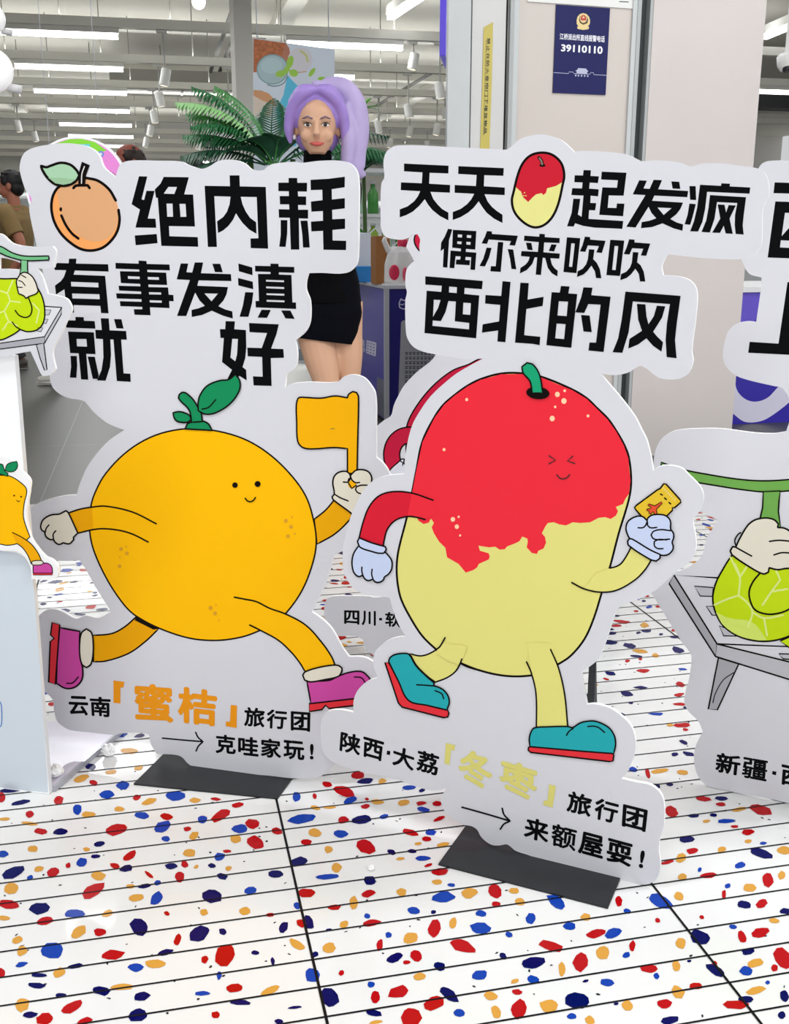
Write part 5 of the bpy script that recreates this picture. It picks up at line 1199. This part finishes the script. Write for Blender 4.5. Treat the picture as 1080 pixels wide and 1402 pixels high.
# ------------------------------------------------------------------ people
def limb(mb, pts, rad, m, n=16, ell=None):
    # a rounded, gently curving limb through its joints
    P = [Vector(p) for p in pts]; k = len(P); out = []; rr = []; ee = []
    for i in range(k - 1):
        a, b = P[i], P[i + 1]
        ta = (P[i + 1] - P[max(i - 1, 0)]) * .5; tb = (P[min(i + 2, k - 1)] - P[i]) * .5
        for s in range(5):
            t = s / 5
            out.append(a * (2 * t ** 3 - 3 * t * t + 1) + ta * (t ** 3 - 2 * t * t + t) + b * (-2 * t ** 3 + 3 * t * t) + tb * (t ** 3 - t * t))
            f = t * t * (3 - 2 * t)
            rr.append(rad[i] * (1 - f) + rad[i + 1] * f)
            if ell: ee.append((ell[i][0] * (1 - f) + ell[i + 1][0] * f, ell[i][1] * (1 - f) + ell[i + 1][1] * f))
    out.append(P[-1]); rr.append(rad[-1])
    if ell: ee.append(ell[-1])
    mb.tube(out, rr, m, n, ee if ell else None, ref=(1, 0, 0))
def hand(mb, wrist, dirv, side, m, s=1.0):
    """palm, four fingers and a thumb hanging from the wrist; side = +1 for the thumb towards -y"""
    d = Vector(dirv).normalized(); f = Vector((0, -1, 0)); f = (f - d * f.dot(d)).normalized(); nrm = d.cross(f) * side
    w = Vector(wrist)
    pc = w + d * .05 * s
    mb.tube([w - d * .01, w + d * .03 * s, w + d * .065 * s, w + d * .095 * s], [.026 * s, .033 * s, .038 * s, .036 * s], m, 12, [(1, .6), (1, .5), (1, .42), (1, .38)], ref=f)
    for i, (o, L) in enumerate(((.028, .066), (.01, .075), (-.009, .07), (-.027, .055))):
        b = w + d * .085 * s + f * o * s
        c1 = nrm * .012 * s; L *= s
        mb.tube([b, b + d * L * .4 + c1 * .4, b + d * L * .75 + c1 * 1.3, b + d * L + c1 * 2.4], [.0092 * s, .009 * s, .0082 * s, .006 * s], m, 8)
    b = w + d * .03 * s + f * .026 * s
    mb.tube([b, b + d * .02 * s + f * .02 * s + nrm * .006, b + d * .045 * s + f * .03 * s + nrm * .012, b + d * .062 * s + f * .03 * s + nrm * .016], [.012 * s, .0115 * s, .0098 * s, .007 * s], m, 8)
def person(label, loc, face_deg, H, P, group=None):
    """P: joints and looks; built facing -y, then turned"""
    s = H / 1.72
    mw = Matrix.Translation(Vector(loc)) @ Matrix.Rotation(R(face_deg), 4, 'Z') @ Matrix.Scale(s, 4)
    t = thing('person', label, 'person', mw, group)
    SK = mat(P['skin'], .5, spec=.35)
    fem = P.get('fem', False); hs = P.get('head', 1.0)
    sw = .135 if fem else .19; hw = .085
    J = dict(hipL=(hw, 0, .9), hipR=(-hw, 0, .9), kneeL=(.09, -.015, .49), kneeR=(-.09, -.015, .49), ankL=(.085, .02, .085), ankR=(-.085, .02, .085),
             shL=(sw, 0, 1.385), shR=(-sw, 0, 1.385), elL=(sw + .045, .03, 1.11), elR=(-sw - .045, .03, 1.11), wrL=(sw + .05, -.04, .87), wrR=(-sw - .05, -.04, .87))
    J.update(P.get('pose', {}))
    b = MB()
    tor = [((0, 0, .84), .13, .10), ((0, .005, .92), .165, .118), ((0, .0, 1.02), .138 if fem else .15, .1), ((0, 0, 1.12), .128 if fem else .15, .098), ((0, 0, 1.24), .145 if fem else .168, .11), ((0, .005, 1.34), .155 if fem else .175, .1), ((0, .01, 1.41), .1, .075), ((0, .012, 1.45), .058, .055)]
    limb(b, [c for c, *_ in tor], [1] * len(tor), SK, 24, [(x, y) for _, x, y in tor])
    limb(b, [(0, .014, 1.41), (0, .004, 1.5), (0, -.005, 1.56)], [.054, .05, .052], SK, 16)
    hc = Vector((0, -.012, 1.615))
    def hp(x, y, z): return hc + Vector((x, y, z - 1.615)) * hs + Vector((0, 0, (hs - 1) * .11))
    b.ball(hp(0, .006, 1.637), (.076 * hs, .095 * hs, .09 * hs), SK, 24, 16)
    limb(b, [hp(0, -.02, 1.62), hp(0, -.034, 1.565), hp(0, -.04, 1.518)], [.07 * hs, .058 * hs, .03 * hs], SK, 20)
    b.tube([hp(0, -.088, 1.625), hp(0, -.1, 1.6), hp(0, -.108, 1.583), hp(0, -.092, 1.574)], [.007 * hs, .01 * hs, .014 * hs, .012 * hs], SK, 10)
    for sx in (1, -1):
        b.ball(hp(sx * .078, .012, 1.605), (.009 * hs, .02 * hs, .03 * hs), SK, 10, 8)
        b.ball(hp(sx * .034, -.072, 1.578), (.026 * hs, .018 * hs, .022 * hs), SK, 10, 8)
        b.ball(hp(sx * .03, -.08, 1.63), (.028 * hs, .012 * hs, .009 * hs), SK, 10, 8)
    for sd, sg in (('L', 1), ('R', -1)):
        limb(b, [J['sh' + sd], J['el' + sd], J['wr' + sd]], [.05 if not fem else .042, .038 if not fem else .033, .026 if not fem else .023], SK, 14)
        hand(b, J['wr' + sd], Vector(J['wr' + sd]) - Vector(J['el' + sd]) * .6 - Vector((0, 0, .9)) * .2 if False else Vector(J['wr' + sd]) - Vector(J['el' + sd]), sg, SK, .95 if fem else 1.05)
        limb(b, [J['hip' + sd], (Vector(J['hip' + sd]) + Vector(J['knee' + sd])) / 2, J['knee' + sd], Vector(J['knee' + sd]) * .68 + Vector(J['ank' + sd]) * .32 + Vector((0, .012, 0)), J['ank' + sd]], [.09, .078, .053, .055, .036], SK, 16)
        a = Vector(J['ank' + sd]); fd = Vector(P.get('toe' + sd, (0, -1, 0))).normalized()
        limb(b, [a + fd * -.02 - Vector((0, 0, .03)), a + fd * .07 - Vector((0, 0, .05)), a + fd * .16 - Vector((0, 0, .065))], [.034, .034, .02], SK, 12, [(1.1, .9), (1.2, .8), (1.5, .7)])
    b.build('body', t, smooth=True, remesh=.0065, relax=2)
    # face
    EW = mat('F4F2EE', .25); IR = mat('2A1A12', .2); LP = mat(P.get('lips', 'B0605A'), .4)
    for sx in (1, -1):
        m = MB(); c = hp(sx * .031, -.0835, 1.612); m.ball(c, (.0135 * hs, .0085 * hs, .0066 * hs), EW, 14, 10); m.build('eye', t, smooth=True)
        m = MB(); m.ball(c + Vector((0, -.0068 * hs, 0)), (.0066 * hs, .0033 * hs, .0062 * hs), IR, 12, 8); m.build('iris', t, smooth=True)
        m = MB(); m.tube([hp(sx * .014, -.095, 1.632), hp(sx * .032, -.098, 1.639), hp(sx * .05, -.084, 1.633)], [.0028 * hs, .0034 * hs, .002 * hs], mat(P.get('brow', '1A1412'), .7), 8); m.build('eyebrow', t, smooth=True)
        m = MB(); m.tube([hp(sx * .016, -.088, 1.6135), hp(sx * .024, -.0945, 1.6185), hp(sx * .034, -.0945, 1.6195), hp(sx * .047, -.083, 1.615)], [.0008 * hs, .0018 * hs, .002 * hs, .0012 * hs], IR, 8); m.build('eyelashes', t, smooth=True)
    m = MB(); m.tube([hp(-.025, -.077, 1.551), hp(-.012, -.089, 1.548), hp(0, -.092, 1.547), hp(.012, -.089, 1.548), hp(.025, -.077, 1.551)], [.002 * hs, .006 * hs, .0072 * hs, .006 * hs, .002 * hs], LP, 10); m.build('lips', t, smooth=True)
    P['dress'](t, J, hp, hs)
    return t, J
def shoes(t, J, P, m, sole):
    for sd in 'LR':
        a = Vector(J['ank' + sd]); fd = Vector(P.get('toe' + sd, (0, -1, 0))).normalized()
        mb = MB(); limb(mb, [a - fd * .055 - Vector((0, 0, .035)), a - Vector((0, 0, .03)), a + fd * .09 - Vector((0, 0, .045)), a + fd * .185 - Vector((0, 0, .055))], [.03, .05, .045, .026], m, 16, [(1, 1), (.9, 1), (1.05, .85), (1.3, .9)])
        o = mb.build('shoe', t, smooth=True)
        mb = MB(); p = [a - fd * .06, a - fd * .02, a + fd * .09, a + fd * .2]; 
        q = [Vector((v.x, v.y, a.z - .078)) for v in p]
        mb.tube(q, [.026, .04, .044, .022], sole, 14, [(1, .3)] * 4, ref=(1, 0, 0)); mb.build('sole', o, smooth=True)
def sleeve(mb, J, sd, m, f=.55, r0=.068, r1=.062):
    a, b = Vector(J['sh' + sd]), Vector(J['el' + sd])
    limb(mb, [a + (b - a) * -.15 + Vector((-.03 if a.x > 0 else .03, 0, .0)), a, a + (b - a) * f * .6, a + (b - a) * f], [r0 * .9, r0, r1, r1], m, 16)
def torso_cloth(mb, m, z0=.86, k=1.1, fem=False, top=1.43):
    tor = [(z0, .165, .118), (1.0, .155, .112), (1.12, .152, .105), (1.24, .168, .113), (1.34, .176, .104), (1.4, .13, .085), (top, .075, .066)]
    limb(mb, [(0, .004, z) for z, *_ in tor], [1] * 7, m, 28, [(x * k * (.9 if fem else 1), y * k) for _, x, y in tor])
def trousers(mb, J, m, low=.1, r=(.105, .085, .072, .062)):
    limb(mb, [(0, .004, .84), (0, .004, .9), (0, .004, .98)], [1, 1, 1], m, 24, [(.15, .115), (.175, .125), (.165, .118)])
    for sd in 'LR':
        h, k, a = Vector(J['hip' + sd]), Vector(J['knee' + sd]), Vector(J['ank' + sd])
        limb(mb, [h, (h + k) / 2, k, k * .4 + a * .6, a + (k - a).normalized() * (low - .085)], [r[0], r[1], r[2], r[3], r[3]], m, 18)
def cap_hair(t, hp, hs, col, back=0.0, top=0.0):
    mb = MB(); m = mat(col, .6, noise=.25, nscale=60)
    mb.ball(hp(0, .018, 1.652 + top), (.083 * hs, .097 * hs, .09 * hs), m, 26, 18)
    mb.ball(hp(0, .05, 1.6 - back), (.074 * hs, .058 * hs, .07 * hs), m, 20, 14)
    for sx in (1, -1): mb.ball(hp(sx * .07, -.02, 1.65), (.015 * hs, .035 * hs, .04 * hs), m, 12, 8)
    random.seed(3)
    for i in range(26):
        a = random.uniform(0, 6.28); e = random.uniform(.2, 1.2)
        mb.ball(hp(.078 * math.cos(a) * math.cos(e), .015 + .09 * math.sin(a) * math.cos(e) * .95, 1.655 + top + .083 * math.sin(e)), (.02 * hs, .02 * hs, .012 * hs), m, 8, 6)
    return mb.build('hair', t, smooth=True, remesh=.006, relax=2)

# ---- the woman in black behind the mandarin standee
def dress_woman(t, J, hp, hs):
    BLK = mat('040406', .8, spec=.08); SK = mat('05060E', .8, spec=.08)
    mb = MB(); torso_cloth(mb, BLK, .9, 1.16, True, 1.44)
    limb(mb, [(0, .012, 1.4), (0, .008, 1.45), (0, .0, 1.54)], [.075, .064, .06], BLK, 18)
    limb(mb, [(0, .01, 1.38), (0, .01, 1.42), (0, .008, 1.47)], [1, 1, 1], BLK, 20, [(.15, .085), (.098, .075), (.06, .058)])
    for sd in 'LR': sleeve(mb, J, sd, BLK, .9, .054, .045)
    mb.build('black_top', t, smooth=True, remesh=.008, relax=1)
    mb = MB()
    limb(mb, [(.0, .004, 1.08), (0, .006, .97), (0, .006, .86), (-.004, 0, .80), (-.012, -.005, .735)], [1] * 5, SK, 32, [(.15, .115), (.176, .13), (.186, .135), (.176, .128), (.16, .12)])
    mb.build('skirt', t, smooth=True)
    HM = mat('A286D2', .45, noise=.08, nscale=18); HM2 = mat('B4A4D2', .45, noise=.06, nscale=18)
    mb = MB()
    mb.ball(hp(0, .026, 1.656), (.094 * hs, .1 * hs, .092 * hs), HM, 28, 18)
    mb.ball(hp(0, .045, 1.6), (.086 * hs, .07 * hs, .085 * hs), HM, 22, 14)
    for sx in (1, -1):
        limb(mb, [hp(sx * .004, -.05, 1.735), hp(sx * .045, -.062, 1.722), hp(sx * .086, -.035, 1.675), hp(sx * .101, -.015, 1.61), hp(sx * .096, -.01, 1.555)], [.014 * hs, .02 * hs, .021 * hs, .019 * hs, .008 * hs], HM, 14)
        limb(mb, [hp(sx * .004, -.03, 1.738), hp(sx * .05, -.045, 1.728), hp(sx * .085, -.01, 1.69)], [.016 * hs, .024 * hs, .022 * hs], HM, 14)
    mb.build('hair', t, smooth=True, remesh=.006, relax=3)
    mb = MB()   # ponytail
    limb(mb, [hp(.02, .05, 1.735), hp(.045, .055, 1.755), hp(.1, .05, 1.745), hp(.138, .045, 1.69), hp(.148, .04, 1.6), hp(.138, .035, 1.52), hp(.15, .03, 1.462), hp(.178, .03, 1.452)], [.024 * hs, .036 * hs, .042 * hs, .044 * hs, .043 * hs, .04 * hs, .03 * hs, .006 * hs], HM2, 18)
    limb(mb, [hp(.03, .04, 1.73), hp(.0, .045, 1.758), hp(-.015, .05, 1.742)], [.026 * hs, .024 * hs, .008 * hs], HM2, 14)
    limb(mb, [hp(.1, .02, 1.69), hp(.115, .0, 1.58), hp(.11, -.005, 1.48), hp(.135, .0, 1.44)], [.024 * hs, .03 * hs, .026 * hs, .006 * hs], HM2, 14)
    mb.build('ponytail', t, smooth=True, remesh=.006, relax=2)
    mb = MB(); mb.ball(hp(-.084, -.005, 1.578), .011, mat('F4F4F4', .2), 12, 8); mb.build('earring', t, smooth=True)
WD = 4.4
wx = at(438, 400, WD)
PW = dict(skin='D6A88A', fem=True, head=1.17, brow='7A6878', lips='C8524E', dress=dress_woman,
          pose=dict(hipR=(-.055, -.02, .9), kneeR=(.035, -.06, .5), ankR=(.09, -.02, .085), hipL=(.1, .02, .9), kneeL=(.12, .04, .5), ankL=(.12, .1, .085), elL=(.125, .04, 1.13), elR=(-.125, .04, 1.13), wrL=(.05, -.18, 1.15), wrR=(-.05, -.18, 1.13)))
tw, JW_ = person('woman with a lilac ponytail in a black top and skirt behind the mandarin standee', (wx.x, WD, 0), 3, 1.605, PW)
shoes(tw, JW_, PW, mat('1A1A1E', .4), mat('2A2A2E', .5))

# ---- the man walking at the left edge
def dress_man(col, tcol, hair, shirt_name='polo_shirt', back=0.0, top=0.0, shoe='E6E2DA', sole='F2F0EA'):
    def f(t, J, hp, hs):
        m = mat(col, .8, noise=.1, nscale=14); mb = MB(); torso_cloth(mb, m, .86, 1.12)
        for sd in 'LR': sleeve(mb, J, sd, m, .62, .075, .07)
        mb.build(shirt_name, t, smooth=True, remesh=.009, relax=1)
        mb = MB(); limb(mb, [(0, .01, 1.415), (0, .004, 1.455)], [.072, .066], m, 20); o = mb.build('collar', t, smooth=True)
        mb = MB(); trousers(mb, J, mat(tcol, .8, noise=.08, nscale=20)); mb.build('trousers', t, smooth=True, remesh=.01, relax=1)
        if hair: cap_hair(t, hp, hs, hair, back, top)
        shoes(t, J, {}, mat(shoe, .6), mat(sole, .6))
    return f
walk = dict(kneeL=(.09, -.16, .5), ankL=(.085, -.12, .1), kneeR=(-.09, .06, .5), ankR=(-.085, .24, .1), elL=(.24, .12, 1.13), wrL=(.23, .0, .92), elR=(-.24, -.02, 1.12), wrR=(-.23, -.16, .93))
MD = 8.1
mp = at(29, 400, MD)
person('man with black hair in a tan polo shirt walking left at the left edge', (mp.x, MD, 0), -90, 1.585, dict(skin='B5745C', dress=dress_man('8E7448', '55524C', '0C0B0B'), pose=walk))
mp2 = at(-12, 400, 9.1)
person('person in a white top partly cut off by the left edge beside the walking man', (mp2.x, 9.1, 0), -70, 1.43, dict(skin='C08868', dress=dress_man('ECEAE6', '3A3A40', '141212', 'white_top', shoe='6A665E', sole='5A564E'), pose=walk))
# ---- two heads showing above the mandarin standee
mp3 = at(190, 400, 7.2)
person('balding man whose head shows above the standee beside the round sign', (mp3.x, 7.2, 0), -60, 1.695, dict(skin='8C4A3C', dress=dress_man('50565E', '3A3C40', '2A1A14', 'shirt', .0, -.028)))
mp4 = at(276, 400, 8.2)
person('person with black hair whose crown shows above the standee left of the palm', (mp4.x, 8.2, 0), 150, 1.66, dict(skin='C09070', dress=dress_man('4A4E58', '303238', '0A0A0C', 'shirt', .02)))

# ------------------------------------------------------------------ potted palm
def frond(base, az, el, L, curve, m, n=26, wl=.16, width=.011, droop=.5):
    mb = MB(); pts = []; p = Vector(base); e = el
    for i in range(n + 1):
        pts.append(p.copy())
        d = Vector((math.cos(az) * math.cos(e), math.sin(az) * math.cos(e), math.sin(e)))
        p = p + d * (L / n); e -= curve / n
    mb.tube(pts, [.006 * (1 - .8 * i / n) for i in range(n + 1)], m, 6)
    side = Vector((-math.sin(az), math.cos(az), 0))
    for i in range(3, n + 1):
        f = i / n; q = pts[i]; tg = (pts[i] - pts[i - 1]).normalized()
        ll = wl * (math.sin(math.pi * min(1, .12 + f * .88)) ** .6) * random.uniform(.85, 1.1) + .02
        for s in (1, -1):
            d = (side * s * .85 + tg * .55 + Vector((0, 0, -droop * f * .5))).normalized()
            up = tg.cross(d).normalized() * .3; wv = (tg - d * tg.dot(d)).normalized() * width
            mid = q + d * ll * .5 + Vector((0, 0, .008)); tip = q + d * ll + Vector((0, 0, -droop * ll * .35))
            mb.add([q - wv * .5, q + wv * .5, mid + wv, mid - wv, tip], [(0, 1, 2, 3), (3, 2, 4)], m)
    return mb
def broad_leaf(base, az, el, L, w, curve, m, m2):
    mb = MB(); n = 12; p = Vector(base); e = el; side = Vector((-math.sin(az), math.cos(az), 0)); pts = []
    for i in range(n + 1):
        pts.append((p.copy(), e)); d = Vector((math.cos(az) * math.cos(e), math.sin(az) * math.cos(e), math.sin(e))); p = p + d * (L / n); e -= curve / n
    vs = []; fs = []
    for i, (q, e) in enumerate(pts):
        f = max(0, (i - 3) / (n - 3)); ww = w * (math.sin(math.pi * min(1, f * .95 + .05)) ** .75) if i >= 3 else .006
        if i == n: ww = .002
        u = Vector((-math.cos(az) * math.sin(e), -math.sin(az) * math.sin(e), math.cos(e)))
        for k in (-1, -.5, 0, .5, 1): vs.append(q + side * ww * k + u * (abs(k) * ww * .25))
    for i in range(n):
        for k in range(4): fs.append((i * 5 + k, i * 5 + k + 1, i * 5 + 6 + k, i * 5 + 5 + k))
    mb.add(vs, fs, m)
    mb.tube([q + Vector((0, 0, .003)) for q, _ in pts], [.006 * (1 - .7 * i / n) for i in range(n + 1)], m2, 6)
    return mb
PG = [mat('2F7A48', .45, noise=.25, nscale=20), mat('4C9A50', .45, noise=.25, nscale=20), mat('22583C', .4, noise=.2, nscale=20), mat('9CD48C', .45)]
pd = 5.7
pc_ = at(372, 250, pd)
t_pl = thing('potted_palm', 'tall potted palm with dark green fronds behind the woman in black', 'plant', (pc_.x, pd, 0))
random.seed(12)
mb = MB(); mb.lathe([(0, 0), (.17, 0), (.21, .42), (.2, .44), (.185, .42), (.18, .38), (0, .38)], mat('D8D8D4', .4), 28); mb.build('pot', t_pl, smooth=True)
mb = MB(); mb.lathe([(0, .38), (.182, .385), (.182, .395), (0, .4)], mat('3A2C20', .9), 20); mb.build('soil', t_pl)
for x, y in ((0, 0), (.05, .03), (-.05, .02)):
    mb = MB(); limb(mb, [(x, y, .38), (x * 1.6, y, .8), (x * 2.2, y, 1.5)], [.022, .018, .014], mat('4A6A34', .7), 10); mb.build('stem', t_pl, smooth=True)
for (bx, az, el, L, cv, mi) in ((-.02, 180, 76, .55, 1.1, 0), (-.02, 177, 62, .5, 1.1, 1), (-.02, 183, 46, .46, 1.0, 0), (-.03, 186, 30, .44, .9, 2), (0, 168, 84, .5, 1.1, 1), (0, 160, 70, .44, 1.3, 2), (.02, 20, 84, .38, .9, 0), (-.02, 200, 66, .46, 1.5, 0), (0, 90, 86, .42, 1.0, 2), (-.03, 192, 14, .42, .7, 2), (0, 172, 54, .4, 1.3, 2), (.04, -5, 30, .6, .9, 0), (.04, 10, 45, .62, 1.1, 2)):
    frond((bx, 0, 1.47), R(az), R(el), L, cv, PG[mi], wl=.13, width=.007, droop=.9).build('frond', t_pl)
frond((-.02, -.04, 1.48), R(184), R(70), .56, 1.35, PG[3], wl=.11, width=.012, droop=.9).build('frond', t_pl, label='pale green frond')
for (az, el, L, w, cv, mi) in ((240, 62, .34, .085, 1.5, 2), (285, 66, .34, .085, 1.5, 2), (330, 66, .36, .085, 1.4, 2), (210, 50, .32, .08, 1.4, 2)):
    broad_leaf((.02, -.02, 1.44), R(az), R(el), L, w, cv, PG[mi], PG[1]).build('leaf', t_pl)
# second, lower palm to the right of her
p2 = at(498, 262, 7.9)
t_p2 = thing('potted_palm', 'smaller potted palm right of the lilac ponytail', 'plant', (p2.x, 7.9, 0))
mb = MB(); mb.lathe([(0, 0), (.15, 0), (.19, .4), (.18, .42), (.165, .4), (.16, .36), (0, .36)], mat('C8C6C0', .4), 24); mb.build('pot', t_p2, smooth=True)
mb = MB(); limb(mb, [(0, 0, .34), (0.01, 0, .9), (0, 0, 1.6)], [.02, .016, .012], mat('4A6A34', .7), 10); mb.build('stem', t_p2, smooth=True)
for az, el, L, cv, mi in ((20, 60, .42, 1.7, 0), (170, 60, .42, 1.6, 0), (300, 55, .42, 1.8, 2), (240, 60, .4, 1.8, 0), (90, 65, .4, 1.4, 2), (340, 40, .42, 1.5, 2), (200, 40, .4, 1.4, 2)):
    frond((0, 0, 1.58), R(az), R(el), L, cv, PG[mi], wl=.13).build('frond', t_p2)
mb = MB(); limb(mb, [(0, 0, 1.58), (.01, 0, 1.8), (.0, 0, 2.04)], [.008, .006, .004], PG[1], 8); mb.build('stem', t_p2, smooth=True)
for az, el in ((10, 20), (170, 15), (60, 50), (320, 5)):
    broad_leaf((0, 0, 2.0), R(az), R(el), .14, .022, .5, mat('8CD04C', .4), PG[1]).build('leaf', t_p2, label='light green leaf')
